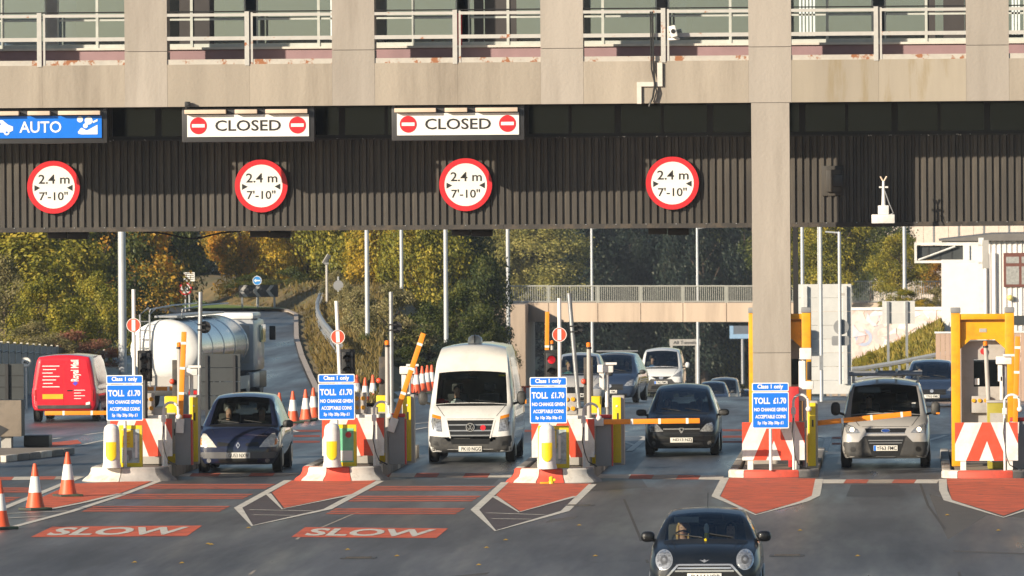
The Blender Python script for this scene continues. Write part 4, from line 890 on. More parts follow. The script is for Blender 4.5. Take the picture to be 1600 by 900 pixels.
# =================================================================== trees
def tree_template(seed, leaves, lobes, base, leaf, slim=1.0):
    rnd = random.Random(seed)
    tr = MB(); H = 10.0
    tr.tube([(0, 0, -.6), (.05, .03, H * .25), (-.1, .08, H * .5), (.05, 0, H * .78)], .26, 8, .05)
    for k in range(9):
        a = k * 2.4 + rnd.random(); z0 = H * (.2 + .055 * k); L = (2.6 - .15 * k) * slim
        tr.tube([(0, 0, z0), (math.cos(a) * L * .5, math.sin(a) * L * .5, z0 + .7), (math.cos(a) * L, math.sin(a) * L, z0 + 1.6)], .10, 6, .025)
    C = []
    for k in range(lobes):
        z = base + (1 - base) * (rnd.random() ** .8); rr = math.sin(math.pi * min(1, (.15 + .85 * (z - base) / (1 - base + .001)))) ** .6
        a = rnd.random() * 6.28; q = rnd.random() ** .5 * 3.3 * rr * slim
        C.append((math.cos(a) * q, math.sin(a) * q, z * H * .93, rnd.uniform(.75, 1.55) * (1.1 if z < .8 else .8)))
    v = []; f = []
    for k in range(leaves):
        cx, cy, cz, r_ = C[k % len(C)]
        d = Vector((rnd.gauss(0, 1), rnd.gauss(0, 1), rnd.gauss(0, 1))).normalized() * r_ * (rnd.random() ** .45) * (1 + .25 * rnd.gauss(0, 1) * (rnd.random() < .2))
        p = Vector((cx + d.x, cy + d.y, cz + d.z * .8))
        n = (d.normalized() * .7 + Vector((rnd.gauss(0, 1), rnd.gauss(0, 1), rnd.gauss(0, 1) + .5)) * .55).normalized()
        a = n.cross(Vector((rnd.random(), rnd.random(), rnd.random() + .1))).normalized(); b = n.cross(a); l_ = leaf * rnd.uniform(.6, 1.3)
        k0 = len(v); v += [p - a * l_ * .5, p + b * l_ * .32 - n * l_ * .1, p + a * l_ * .5, p - b * l_ * .32 - n * l_ * .1]; f.append((k0, k0 + 1, k0 + 2, k0 + 3))
    me = bpy.data.meshes.new('crown'); me.from_pydata([tuple(q) for q in v], [], f); me.materials.append(None)
    return tr.mesh('trunk', mat('bark', (.085, .062, .045), .9, var=.3, scale=4), 60), me
TT = [tree_template(11, 24000, 44, .16, .24), tree_template(23, 24000, 56, .10, .22), tree_template(31, 22000, 38, .12, .25, .8), tree_template(47, 24000, 62, .06, .22, 1.15), tree_template(59, 15000, 34, .02, .24, 1.3)]
LM = {
 'yg': leafmat('leaves_yellow_green', [(.040, .055, .010), (.12, .125, .018), (.28, .24, .03), (.50, .36, .05)]),
 'dg': leafmat('leaves_dark_green', [(.014, .026, .010), (.036, .054, .015), (.085, .095, .022), (.18, .17, .04)]),
 'or': leafmat('leaves_orange', [(.05, .055, .012), (.19, .15, .02), (.46, .25, .03), (.60, .21, .02)]),
 'au': leafmat('leaves_autumn_gold', [(.06, .07, .012), (.20, .17, .02), (.44, .29, .03), (.58, .38, .05)]),
 'pg': leafmat('leaves_pale_green', [(.05, .065, .018), (.15, .15, .04), (.34, .30, .09), (.55, .46, .17)]),
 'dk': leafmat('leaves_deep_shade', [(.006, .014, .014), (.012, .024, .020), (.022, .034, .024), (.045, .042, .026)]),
 'rb': leafmat('leaves_red_bush', [(.06, .05, .02), (.20, .12, .06), (.32, .13, .09), (.36, .10, .08)]),
 'ol': leafmat('leaves_olive', [(.05, .055, .022), (.13, .12, .045), (.26, .22, .10), (.36, .30, .17)]),
}
NAMEC = {'yg': 'yellow-green', 'dg': 'dark green', 'or': 'orange and green', 'au': 'golden autumn', 'pg': 'pale green', 'dk': 'deep shaded', 'rb': 'reddish', 'ol': 'dusty olive'}
def tree(px, Y, ytop, wpx, ybase, c, k, lab, name='tree', group='autumn trees behind the plaza'):
    b = P(px, ybase, Y); top = P(px, ytop, Y).z; s = S(Y); h = top - b.z; wd = wpx / s
    t = thing(name, b, lab, 'bush' if 'bush' in name or name == 'hedge' else 'tree', group, random.random() * 6.28)
    tm, cm_ = TT[k % 5]
    for nm, me in (('trunk', tm), ('crown', cm_)):
        o = link(nm, me, t); sx = wd / 7.6 if k < 4 else wd / 8.5; o.scale = (sx, sx, h / 10.0)
        if nm == 'crown': o.material_slots[0].link = 'OBJECT'; o.material_slots[0].material = LM[c]
    return t
TREES = [  # px, Y, y top, width px, y base, colour, template, label
 (-20, 345, 300, 260, 600, 'yg', 0, 'tall yellow-green tree at the far left edge'), (75, 385, 300, 230, 600, 'yg', 1, 'dark green tree behind the olive bushes on the left'), (150, 400, 310, 210, 600, 'dg', 3, 'dark tree left of the thick white lamp column'),
 (215, 420, 290, 190, 590, 'or', 2, 'rust tinged tree right behind the thick white lamp column'), (262, 440, 300, 150, 580, 'dg', 0, 'dark tree behind the 30 speed sign'), (300, 640, 300, 150, 520, 'dk', 1, 'deep shaded far tree between the 30 sign and the gold tree'), (345, 660, 310, 150, 520, 'dk', 3, 'deep shaded far tree left of the gold tree'),
 (375, 445, 270, 130, 500, 'or', 0, 'orange and yellow tree behind the chevron board'), (425, 455, 280, 160, 500, 'au', 1, 'golden tree above the blue arrow sign'), (480, 450, 270, 150, 500, 'au', 3, 'golden green tree right of the blue arrow sign'), (545, 440, 270, 160, 545, 'yg', 0, 'yellow-green tree left of the middle lamp column'),
 (610, 430, 270, 170, 560, 'au', 1, 'gold flecked tree between two slim lamp columns'), (665, 425, 280, 150, 580, 'yg', 3, 'yellow-green tree above the slanted barrier arm'), (725, 430, 300, 150, 600, 'dg', 1, 'dark green tree left of the bridge railing'), (755, 418, 400, 110, 600, 'dg', 2, 'low dark tree at the left end of the bridge'),
 (700, 470, 280, 180, 560, 'dg', 0, 'dark tree behind the white van roof'), (785, 640, 300, 130, 480, 'pg', 1, 'pale green tree left of the bridge lamp'), (845, 640, 320, 150, 480, 'pg', 3, 'pale sunlit tree above the bridge railing'),
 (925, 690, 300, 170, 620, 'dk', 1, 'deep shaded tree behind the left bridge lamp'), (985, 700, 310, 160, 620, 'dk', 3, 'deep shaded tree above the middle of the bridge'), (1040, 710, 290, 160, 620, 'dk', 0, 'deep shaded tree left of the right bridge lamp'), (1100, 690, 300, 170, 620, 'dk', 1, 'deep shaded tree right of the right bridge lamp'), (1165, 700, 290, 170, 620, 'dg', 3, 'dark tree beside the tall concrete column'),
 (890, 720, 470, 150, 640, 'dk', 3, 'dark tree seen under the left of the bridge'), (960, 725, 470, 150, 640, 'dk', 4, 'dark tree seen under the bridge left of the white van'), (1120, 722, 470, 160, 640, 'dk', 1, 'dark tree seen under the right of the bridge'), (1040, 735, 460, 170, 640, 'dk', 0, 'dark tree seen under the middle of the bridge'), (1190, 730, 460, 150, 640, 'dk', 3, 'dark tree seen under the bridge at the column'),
 (1255, 560, 290, 120, 470, 'yg', 0, 'green tree right of the concrete column'), (1310, 550, 300, 130, 470, 'yg', 1, 'yellow-green tree behind the big sign back'), (1362, 620, 290, 120, 470, 'dg', 3, 'dark round tree left of the pale far building'), (1405, 545, 362, 105, 470, 'yg', 1, 'green tree right of the slim right lamp column'), (1462, 560, 392, 90, 470, 'or', 0, 'orange tinged tree behind the sign frame'),
 (1225, 600, 300, 150, 480, 'dg', 2, 'dark tree behind the concrete column edge'), (20, 480, 280, 260, 560, 'dg', 3, 'tall dark tree behind the left group'), (120, 500, 280, 260, 560, 'dg', 0, 'tall dark tree behind the rust tinged tree'), (560, 690, 270, 260, 520, 'dg', 1, 'tall dark tree far behind the gold trees'), (660, 700, 270, 260, 520, 'dg', 3, 'tall dark tree far behind the lamp columns'), (450, 580, 270, 260, 500, 'dg', 0, 'tall dark tree far behind the blue arrow sign'),
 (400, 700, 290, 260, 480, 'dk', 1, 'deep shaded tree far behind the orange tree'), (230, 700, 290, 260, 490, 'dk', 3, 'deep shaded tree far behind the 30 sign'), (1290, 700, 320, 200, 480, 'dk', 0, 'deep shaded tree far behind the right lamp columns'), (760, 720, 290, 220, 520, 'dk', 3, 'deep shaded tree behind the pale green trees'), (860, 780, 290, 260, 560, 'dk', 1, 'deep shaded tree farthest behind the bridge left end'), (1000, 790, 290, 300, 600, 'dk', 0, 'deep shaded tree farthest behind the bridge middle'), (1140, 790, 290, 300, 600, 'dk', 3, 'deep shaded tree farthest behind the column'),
]
for a in TREES: tree(*a)
BUSHES = [(290, 480, 370, 120, 478, 'dk', 4, 'shaded bush behind the notice sign'), (335, 482, 375, 110, 474, 'dk', 4, 'shaded bush behind the bright lawn'), (255, 470, 400, 100, 480, 'dg', 4, 'dark bush left of the 30 sign'), (10, 318, 395, 150, 600, 'ol', 4, 'dusty olive bush at the left edge above the fence'), (75, 312, 430, 150, 600, 'yg', 4, 'yellow-green bush above the red van'), (150, 325, 422, 120, 600, 'yg', 4, 'tall yellow-green bush left of the thick lamp column'), (120, 300, 515, 130, 585, 'rb', 4, 'low reddish bush just above the fence'), (60, 298, 500, 120, 590, 'ol', 4, 'low olive bush behind the fence'), (190, 345, 470, 90, 600, 'dg', 4, 'dark bush behind the thick lamp column'), (240, 400, 480, 130, 590, 'dg', 4, 'dark bush behind the tanker ladder'),
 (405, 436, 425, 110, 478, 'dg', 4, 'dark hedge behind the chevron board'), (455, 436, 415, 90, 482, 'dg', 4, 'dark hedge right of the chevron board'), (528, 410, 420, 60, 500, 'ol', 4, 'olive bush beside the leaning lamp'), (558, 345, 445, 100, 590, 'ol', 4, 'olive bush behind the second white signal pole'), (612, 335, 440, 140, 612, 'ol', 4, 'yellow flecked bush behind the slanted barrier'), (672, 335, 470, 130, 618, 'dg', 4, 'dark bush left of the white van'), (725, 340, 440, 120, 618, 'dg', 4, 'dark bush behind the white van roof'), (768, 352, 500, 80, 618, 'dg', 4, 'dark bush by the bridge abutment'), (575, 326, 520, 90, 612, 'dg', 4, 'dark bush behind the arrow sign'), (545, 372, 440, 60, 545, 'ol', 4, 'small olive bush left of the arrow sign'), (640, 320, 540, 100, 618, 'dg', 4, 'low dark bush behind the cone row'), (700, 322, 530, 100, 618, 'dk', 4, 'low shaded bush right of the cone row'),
 (1410, 362, 450, 70, 500, 'yg', 4, 'yellow-green bush behind the two-post sign'), (1440, 356, 468, 45, 500, 'au', 4, 'golden bush right of the two-post sign'), (1462, 362, 448, 60, 500, 'ol', 4, 'brown bush left of the white building'), (1395, 340, 545, 40, 575, 'yg', 4, 'low yellow bush on the right bank'), (1360, 338, 548, 45, 600, 'yg', 4, 'low bush at the foot of the graffiti wall')]
for a in BUSHES: tree(*a, name='bush', group='bushes around the plaza')

# =================================================================== the bridge
BR = thing('road_bridge', (0, 0, 0), 'concrete road bridge with pale railings crossing behind the plaza', 'bridge')
BC = mat('bridge_concrete', (.42, .33, .25), .85, var=.12, scale=.6, bump=.1, streak=True, dirt=(.26, .20, .15), dscale=.5, damt=.6)
BRAIL = mat('bridge_rail', (.36, .36, .32), .5, metal=.2)
def byv(px): return lerp(590, 560, (px - 800) / 600)
def bx(px, py): return P(px, py, byv(px))
edges = [780, 857, 934, 1001, 1067, 1135, 1200, 1265, 1330, 1400, 1480]
for a, b in zip(edges, edges[1:]):
    pa, pb = bx(a, 473), bx(b, 473); za, zb = bx(a, 503).z, bx(b, 503).z
    v = [(pa.x + .02, pa.y, za), (pb.x - .02, pb.y, zb), (pb.x - .02, pb.y, pb.z), (pa.x + .02, pa.y, pa.z)]
    v += [(x, y + 9, z) for x, y, z in v]
    MB().add(v, [(0, 1, 2, 3), (7, 6, 5, 4), (0, 4, 5, 1), (1, 5, 6, 2), (2, 6, 7, 3), (3, 7, 4, 0)]).build('deck_panel', BC, BR)
    ra = bx(a, 447 if a < 1210 else 440); hr = ra.z - pa.z
    rp_ = MB(); n = 22
    for i in range(1, n):
        x = lerp(pa.x, pb.x, i / n); y = lerp(pa.y, pb.y, i / n) + .1; z = lerp(pa.z, pb.z, i / n); rp_.box(x - .025, x + .025, y, y + .03, z + .08, z + hr - .04)
    o = rp_.build('railing_bars', BRAIL, BR); o['kind'] = 'stuff'
    tube('rail', [(pa.x, pa.y + .1, pa.z + hr), (pb.x, pb.y + .1, pb.z + hr)], .05, BRAIL, BR, 6); tube('rail', [(pa.x, pa.y + .1, pa.z + .08), (pb.x, pb.y + .1, pb.z + .08)], .035, BRAIL, BR, 6)
    box('post', pa.x - .09, pa.x + .09, pa.y + .02, pa.y + .2, pa.z, pa.z + hr + .03, BRAIL, BR)
pa = bx(806, 472); pb = bx(842, 472)
box('abutment', pa.x - 1.2, pb.x - .75, pa.y - 6, pa.y + 8.9, -13, bx(820, 474).z, BC, BR); 
prism('wing_wall', [(bx(740, 480).x, bx(740, 478).z), (pa.x - 1.21, bx(800, 474).z), (pa.x - 1.21, -13), (bx(740, 480).x, -13)], pa.y - 5.5, pa.y - 4.8, BC, BR)
pc = bx(1290, 480); box('abutment', pc.x, pc.x + 8, pc.y + 1, pc.y + 9, -13, pc.z - .3, BC, BR)
for px, ph, lab in ((925, 356, 'left'), (1090, 356, 'right')):
    q = P(px, 470, 612); t = thing('street_lamp', (q.x, q.y, P(px, 560, 612).z), lab + ' slim lamp column with short arm beyond the bridge railing', 'street lamp', 'lamp columns'); hh = P(px, ph, 612).z - t.location.z
    tube('column', [(0, 0, -3), (0, 0, hh)], .12, POLEM, t, 8, .08); tube('arm', [(0, 0, hh - .05), (.8, 0, hh + .1), (1.5, 0, hh + .12)], .06, POLEM, t, 6); box('lantern', 1.2, 2.0, -.15, .15, hh + .06, hh + .2, GREYM, t, .05)
q = P(1070, 530, 660); t = thing('advance_sign', (q.x, q.y, P(1070, 600, 660).z), 'far white framed sign under the bridge right of the white van', 'sign'); s = S(660)
zt = P(1070, 530, 660).z - t.location.z
box('header', -24 / s, 24 / s, 0, .1, zt - 10 / s, zt, LTGR, t); box('leg', -23 / s, -19 / s, 0, .1, 0, zt - 10.1 / s, LTGR, t); box('leg', 16 / s, 23 / s, 0, .1, 0, zt - 10.1 / s, LTGR, t); text('lettering', 'All Tunnels', 0, zt - 5 / s, 36 / s, 5 / s, -.02, DARKM, t, .01)
q = P(1160, 515, 640); t = thing('direction_sign', (q.x, q.y, P(1160, 600, 640).z), 'pale blue direction sign under the bridge beside the column', 'sign'); s = S(640); zt = P(1160, 509, 640).z - t.location.z
SB = mat('pale_blue_sign', (.25, .40, .58), .5); box('panel', -20 / s, 26 / s, 0, .1, zt - 18 / s, zt, mat('sign_back', (.12, .14, .17), .5), t); box('border', -20 / s, 26 / s, -.02, -.001, zt - 20 / s, zt - 13 / s, SB, t); box('border', -20 / s, -14 / s, -.02, -.001, zt - 12.9 / s, zt, SB, t); tube('post', [(0, .15, 0), (0, .15, zt - .2)], .12, GREYM, t)

# =================================================================== lamp columns in the middle distance
for px, Y, yt, yb, r_, lab in ((192, 300, 300, 600, .135, 'thick white lamp column left of the tanker'), (575, 330, 300, 640, .085, 'slim lamp column right of the second blue toll sign'), (628, 420, 300, 500, .085, 'slim lamp column between the two brighter columns'), (698, 330, 300, 640, .085, 'slim lamp column above the white high-roof van'), (795, 440, 300, 600, .10, 'slim lamp column left of the bridge abutment'),
                               (1255, 330, 300, 605, .07, 'leftmost slim lamp column right of the concrete column'), (1283.5, 300, 300, 605, .06, 'lamp column in front of the big sign back'), (1280, 350, 300, 590, .04, 'thinnest pole beside the big sign back'), (1414, 365, 330, 500, .08, 'lamp column above the two-post sign')):
    b = P(px, yb, Y); t = thing('street_lamp', b, lab, 'street lamp', 'lamp columns'); hh = P(px, yt, Y).z - b.z + 3
    tube('column', [(0, 0, -.5), (0, 0, hh)], r_ * 1.1, POLEM, t, 12, r_ * .9); tube('arm', [(0, 0, hh - .1), (.7, 0, hh + .15), (1.4, 0, hh + .2)], .05, POLEM, t, 6); box('lantern', 1.3, 2.0, -.14, .14, hh + .12, hh + .27, GREYM, t, .05)
    box('access_door', -.06, .06, -r_ * 1.1 - .012, -r_ * 1.1 + .002, .6, 1.1, GREYM, t)
b = P(1313, 600, 300); t = thing('signal_post', b, 'post with grey disc and plate backs before the big sign back', 'sign post'); s = S(300); hh = P(1313, 362, 300).z - b.z
tube('post', [(0, 0, 0), (0, 0, hh)], .06, POLEM, t, 10); prism('disc_back', circ(2 / s, (600 - 511) / s, 12 / s), .07, .09, GREYC, t); MB().prism(rrect(-13 / s, 14 / s, (600 - 540) / s, (600 - 525) / s, .06), .07, .09).build('plate_back', GREYC, t); tube('arm', [(0, 0, hh - .04), (-22 / s, 0, hh)], .03, POLEM, t, 6); box('stay', 0, 8 / s, -.03, .03, (600 - 462) / s, (600 - 458) / s, LTGR, t)
# =================================================================== signs in the distance
SBK = mat('sign_panel_back', (.55, .55, .53), .5, var=.08, orand=.05)
b = P(1288, 600, 306); t = thing('large_sign_back', b, 'tall grey back of a large road sign right of the column', 'sign'); s = S(306)
for q_ in range(8):
    z1 = (600 - 444) / s - q_ * 21.5 / s; box('panel', -43 / s, 43 / s, 0, .05, z1 - 21 / s, z1, SBK, t)
for sx in (-29, 33): box('post', sx / s - .07, sx / s + .07, -.12, -.001, 0, (600 - 447) / s, SBK, t)
box('control_box', -34 / s, -20 / s, -.3, -.121, (600 - 550) / s, (600 - 513) / s, GREYC, t, .02)
b = P(1404, 560, 332); t = thing('two_post_sign_back', b, 'grey sign back on two posts above the right bank', 'sign'); s = S(332)
for q_ in range(2): box('panel', -25 / s, 26 / s, 0, .04, (560 - 506 + q_ * 18) / s, (560 - 488.5 + q_ * 18) / s, SBK, t)
for sx in (-16, 13): box('post', sx / s - .05, sx / s + .05, -.08, -.001, -.8, (560 - 471) / s, GREYM, t)
b = P(1480, 600, 322); t = thing('matrix_sign_frame', b, 'cantilever sign frame with open lattice box before the white building', 'sign gantry'); s = S(322)
def zz(py): return (600 - py) / s
box('column', 50 / s, 58 / s, 0, .25, -1, zz(372), WHITE, t); fr = MB()
for a, b_, c, d in ((-50, 65, 379, 383), (-50, 65, 407, 411)): box('frame_rail', a / s, b_ / s, -.05, .1, zz(d), zz(c), WHITE, t)
box('frame_end', -50 / s, -46 / s, -.05, .1, zz(406.9), zz(383.1), WHITE, t); box('frame_upright', 36 / s, 40 / s, -.04, .09, zz(406.9), zz(383.1), WHITE, t); tube('diagonal', [(-44 / s, 0, zz(406)), (14 / s, 0, zz(385))], .035, WHITE, t, 6)
box('screen', -46 / s, 26 / s, .12, .2, zz(406), zz(384), mat('dark_screen'), t)
for q_ in range(1, 4): box('mullion', (-46 + 18 * q_) / s - .02, (-46 + 18 * q_) / s + .02, .1, .119, zz(406), zz(384), DARKM, t)
box('light_box', 28 / s, 36 / s, -.1, .1, zz(406), zz(384), WHITES, t); box('bracket', 56 / s, 66 / s, -.06, .12, zz(420), zz(376), LTGR, t)
# slip-road signs
b = P(290, 475, 425); t = thing('speed_limit_sign', b, 'round 30 speed limit sign left of the bright lawn', 'sign'); s = S(425)
tube('post', [(0, .05, -.5), (0, .05, 42 / s)], .05, GREYM, t); prism('disc', circ(0, 24 / s, 9 / s), 0, .03, WHITES, t); ring('red_border', 0, 24 / s, 10 / s, 7.6 / s, -.01, .035, RED, t); text('lettering', '30', 0, 24 / s, 11 / s, 7 / s, -.008, BLKT, t, .02)
b = P(296, 478, 428); t = thing('notice_sign', b, 'square white notice above the 30 sign', 'sign'); box('panel', -8.5 / s, 8.5 / s, 0, .04, 39 / s, 53 / s, WHITES, t); tube('post', [(0, .08, -.5), (0, .08, 50 / s)], .05, GREYM, t)
for q_ in range(4): box('text_line', -7 / s, 7 / s, -.01, -.001, (41.5 + q_ * 3) / s, (42.6 + q_ * 3) / s, DARKM, t)
b = P(402, 478, 428); t = thing('blue_arrow_sign', b, 'round blue sign with white left arrow over the chevron board', 'sign')
tube('post', [(0, .06, -.5), (0, .06, 48 / s)], .05, GREYM, t); prism('disc', circ(0, 40 / s, 7 / s), 0, .03, mat('arrow_blue', (.03, .24, .62), .4), t); ring('rim', 0, 40 / s, 7.2 / s, 6.5 / s, -.01, .035, WHITES, t); prism('arrow', [(-5 / s, 40 / s), (-1.5 / s, 43 / s), (-1.5 / s, 41 / s), (5 / s, 41 / s), (5 / s, 39 / s), (-1.5 / s, 39 / s), (-1.5 / s, 37 / s)], -.012, -.001, WHITES, t)
b = P(405, 482, 427); t = thing('chevron_sign', b, 'black and white chevron bend sign at the end of the slip road', 'sign')
box('board', -32 / s, 30 / s, 0, .05, 18 / s, 37 / s, BLKT, t)
for cx in (-24, -3, 18): prism('white_chevron', [((cx - 7) / s, 27.5 / s), ((cx) / s, 36.5 / s), ((cx + 6) / s, 36.5 / s), ((cx - 1) / s, 27.5 / s), ((cx + 6) / s, 18.5 / s), (cx / s, 18.5 / s)], -.012, -.001, LTGR, t)
for sx in (-27, -2, 24): box('post', sx / s - .05, sx / s + .05, .051, .12, -.6, 36 / s, GREYM, t)
b = P(511, 485, 405); t = thing('solar_lamp', b, 'slim post with a tilted solar panel beside the slip road', 'lamp post'); s = S(405); tube('post', [(0, 0, -.5), (0, 0, 72 / s)], .06, LTGR, t, 8); o = box('solar_panel', -.12, .12, -.02, .03, -.25, .25, LTGR, t, .01); o.location = (0, 0, 80 / s); o.rotation_euler = (R(20), R(25), R(40)); box('head', -.1, .1, -.1, .1, 72 / s, 75 / s, GREYC, t)
b = P(529, 470, 400); t = thing('round_sign_back', b, 'grey back of a round sign in the bushes right of the solar post', 'sign'); tube('post', [(0, 0, -.8), (0, 0, 38 / S(400))], .05, GREYM, t); prism('disc_back', circ(0, 24 / S(400), 8 / S(400)), -.06, -.04, GREYC, t); box('clip', -.2, .2, -.04, .06, 22 / S(400), 24 / S(400), DARKM, t)
b = P(552, 610, 330); t = thing('direction_sign', b, 'white arrow direction sign behind the second toll island', 'sign'); s = S(330)
prism('panel', [(-30 / s, 57 / s), (-22 / s, 69 / s), (22 / s, 69 / s), (22 / s, 49 / s), (-22 / s, 45 / s)], 0, .04, WHITES, t); text('lettering', 'Services', 4 / s, 62 / s, 26 / s, 8 / s, -.006, BLKT, t, .01); prism('black_arrow', [(-27 / s, 57 / s), (-20 / s, 66 / s), (-16 / s, 66 / s), (-22 / s, 57 / s), (-16 / s, 48 / s), (-20 / s, 48 / s)], -.008, -.001, BLKT, t); box('car_symbol', -4 / s, 14 / s, -.008, -.001, 51 / s, 55 / s, BLKT, t)
for sx in (-12, 14): box('post', sx / s - .05, sx / s + .05, .041, .11, 0, 66 / s, GREYM, t)

# =================================================================== left fence
t = thing('palisade_fence', P(-20, 600, 268), 'grey panel fence with pale uprights at the left', 'fence', None); L0 = P(-30, 600, 262); L1 = P(192, 600, 335)
FP = mat('fence_panel', (.20, .21, .22), .6, var=.15); FU = mat('fence_upright', (.62, .58, .48), .5); t.location = (L0.x, L0.y, -.6)
n = 25; D = L1 - L0; D.z = 0
for i in range(n + 1):
    u = i / n; p = D * u; zt = P(lerp(-30, 192, u), lerp(536, 553, u), L0.y + D.y * u).z + .6
    box('upright', p.x - .035, p.x + .035, p.y - .06, p.y, 0, zt + .1, FU, t)
    if i < n:
        r_ = D * ((i + 1) / n); v = [(p.x, p.y, 0), (r_.x, r_.y, 0), (r_.x, r_.y, zt), (p.x, p.y, zt)]; v += [(a, b_ + .03, c) for a, b_, c in v]
        MB().add(v, [(0, 1, 2, 3), (7, 6, 5, 4), (0, 4, 5, 1), (1, 5, 6, 2), (2, 6, 7, 3), (3, 7, 4, 0)]).build('panel', FP, t)
        tube('rail', [(p.x, p.y - .08, zt - .25), (r_.x, r_.y - .08, zt - .25)], .03, DARKM, t, 5)
# =================================================================== guard rails
def guard(name, pts, lab, postd=2):
    t = thing('guard_rail', pts[0], lab, 'guard rail', 'guard rails'); o = Vector(pts[0])
    for hz in (0, -.42):
        for a, b_ in zip(pts, pts[1:]): tube('rail', [a - o + Vector((0, 0, hz)), b_ - o + Vector((0, 0, hz))], .09, GREYM, t, 6)
    for a, b_ in zip(pts, pts[1:]):
        k_ = max(1, int((b_ - a).length / postd))
        for i in range(k_): q = a.lerp(b_, i / k_) - o; box('post', q.x - .05, q.x + .05, q.y + .09, q.y + .18, q.z - 1.1, q.z + .03, GREYM, t)
guard('g', [P(1225, 586, 336), P(1285, 580, 333), P(1350, 575, 328), P(1405, 566, 324), P(1470, 553, 319), P(1610, 535, 318)], 'galvanised guard rail climbing behind the silver van', .9)
def onb(px, Y): x = P(px, 500, Y).x; return Vector((x, Y, bankz(x, Y) + .5))
guard('g', [onb(503, 418), onb(496, 402), onb(496, 385), onb(500, 365), onb(508, 345), onb(520, 325), onb(532, 308)], 'curved guard rail on the dry bank beside the slip road', 4)
# =================================================================== right side: walls and buildings
GRAF = mat('graffiti_wall', (.72, .64, .60), .8, var=.12, scale=.9, dirt=(.50, .34, .32), dscale=.9, damt=.75, dthr=(.46, .58))
a = P(1330, 485, 350); b = P(1476, 485, 350); t = thing('graffiti_wall', (a.x, 350, P(1330, 580, 350).z), 'pale wall with faded graffiti behind the two-post sign', 'wall'); box('wall', 0, b.x - a.x, 0, .4, 0, a.z - t.location.z, GRAF, t); box('coping', -.05, b.x - a.x, -.05, .45, a.z - t.location.z + .001, a.z - t.location.z + .12, WHITE, t)
for q_, (cx, cz, rr, col) in enumerate(((.5, .55, .35, (.35, .45, .75)), (1.3, .6, .45, (.8, .5, .5)), (2.2, .5, .4, (.75, .55, .55)), (2.9, .7, .3, (.6, .6, .7)))): ring('graffiti', cx, cz * (a.z - t.location.z), rr, rr * .62, -.006, -.001, mat('spray%d' % q_, tuple(.5 * c + .25 for c in col), .8), t, 14)
rg_ = random.Random(5)
for q_ in range(26):
    cx, cz = rg_.uniform(.2, b.x - a.x - .3), rg_.uniform(.35, .92) * (a.z - t.location.z); pl = [(cx + rg_.uniform(-.4, .4), cz + rg_.uniform(-.35, .35)) for _ in range(5)]
    mx_, mz_ = sum(p_[0] for p_ in pl) / 5, sum(p_[1] for p_ in pl) / 5; pl.sort(key=lambda p_: math.atan2(p_[1] - mz_, p_[0] - mx_)); yy_ = -.007 - q_ * .0012
    prism('graffiti', pl, yy_, yy_ + .001, mat('spray_%d' % (q_ % 5), [(.75, .60, .58), (.80, .76, .72), (.70, .48, .48), (.62, .60, .68), (.78, .68, .60)][q_ % 5], .8), t)
RW = mat('ribbed_white_wall', (.78, .74, .70), .5, var=.04); WB = thing('white_building', P(1483, 600, 342), 'white ribbed building with brown framed window at the right edge', 'building'); s = S(342)
x0 = -10 / s; wt = (600 - 376) / s
box('plain_panel', x0, 58 / s, -.05, 0, -1, wt - .1, WHITES, WB)
rib = MB(); pr = []
for r_ in range(6): q = r_ * 8.2 / s; pr += [(q, 0), (q + .11, 0), (q + .13, -.04), (q + .19, -.04)]
pr.append((6 * 8.2 / s, 0)); rib.add([(a_, b_, z) for z in (-1, wt) for a_, b_ in pr], [(i, i + 1, i + 1 + len(pr), i + len(pr)) for i in range(len(pr) - 1)]); rm = rib.mesh('ribbed_sheet', RW)
for q_ in range(4): link('ribbed_sheet', rm, WB, (58 / s + q_ * 49.2 / s, 0, 0))
box('body', x0, 260 / s, .05, 8, -1, wt - .02, RW, WB)
rf = prism('roof', [(x0 - .1, wt - .02), (262 / s, wt - .02), (262 / s, wt + .3), (70 / s, wt + .25), (x0 - .1, wt + .02)], -.3, 8.2, mat('grey_roof', (.16, .15, .14), .7), WB)
w_ = box('window', 86 / s, 135 / s, -.10, -.045, (600 - 449) / s, (600 - 396) / s, mat('brown_frame', (.16, .06, .045), .5), WB)
for a_, b_, c, d in ((90, 110, 402, 412), (90, 110, 417, 445), (114, 131, 402, 412), (114, 131, 417, 445)):
    pn = box('pane', a_ / s, b_ / s, -.106, -.1001, (600 - d) / s, (600 - c) / s, mat('blind_glass', (.36, .36, .34), .2, var=.3, scale=12), w_)
MB().ball((96 / s, -.15, (600 - 466) / s), .12, .12, .12).build('yellow_lamp', mat('pale_yellow', (.75, .62, .2), .4), WB, smooth=60)
for sx in (58, 72): tube('downpipe', [(sx / s, -.1, -1), (sx / s, -.1, wt - .5)], .06, RW, WB, 8)
lw = box('low_window', 100 / s, 125 / s, -.08, -.045, (600 - 508) / s, (600 - 494) / s, mat('dark_screen'), WB)
BRN = mat('beige_panel_wall', (.46, .32, .24), .7, var=.06)
for px0, px1, yt, lab in ((1462, 1492, 521, 'beige panel wall left of the right toll booth'), (1580, 1640, 520, 'beige panel wall right of the right toll booth')):
    a = P(px0, 600, 300); b = P(px1, 600, 300); t = thing('panel_wall', (a.x, 300, gz(a.x, 300)), lab, 'wall', 'beige panel walls'); hh = P(px0, yt, 300).z - t.location.z; n = 4
    for i in range(n): box('board', (b.x - a.x) * i / n + .01, (b.x - a.x) * (i + 1) / n, 0, .2, 0, hh, BRN, t)
    box('capping', -.03, b.x - a.x + .03, -.03, .23, hh + .001, hh + .06, WHITE, t)
a = P(1365, 400, 760); t = thing('far_building', (a.x, 760, -6), 'pale far building along the top right under the gantry', 'building'); hh = P(1365, 330, 760).z + 6
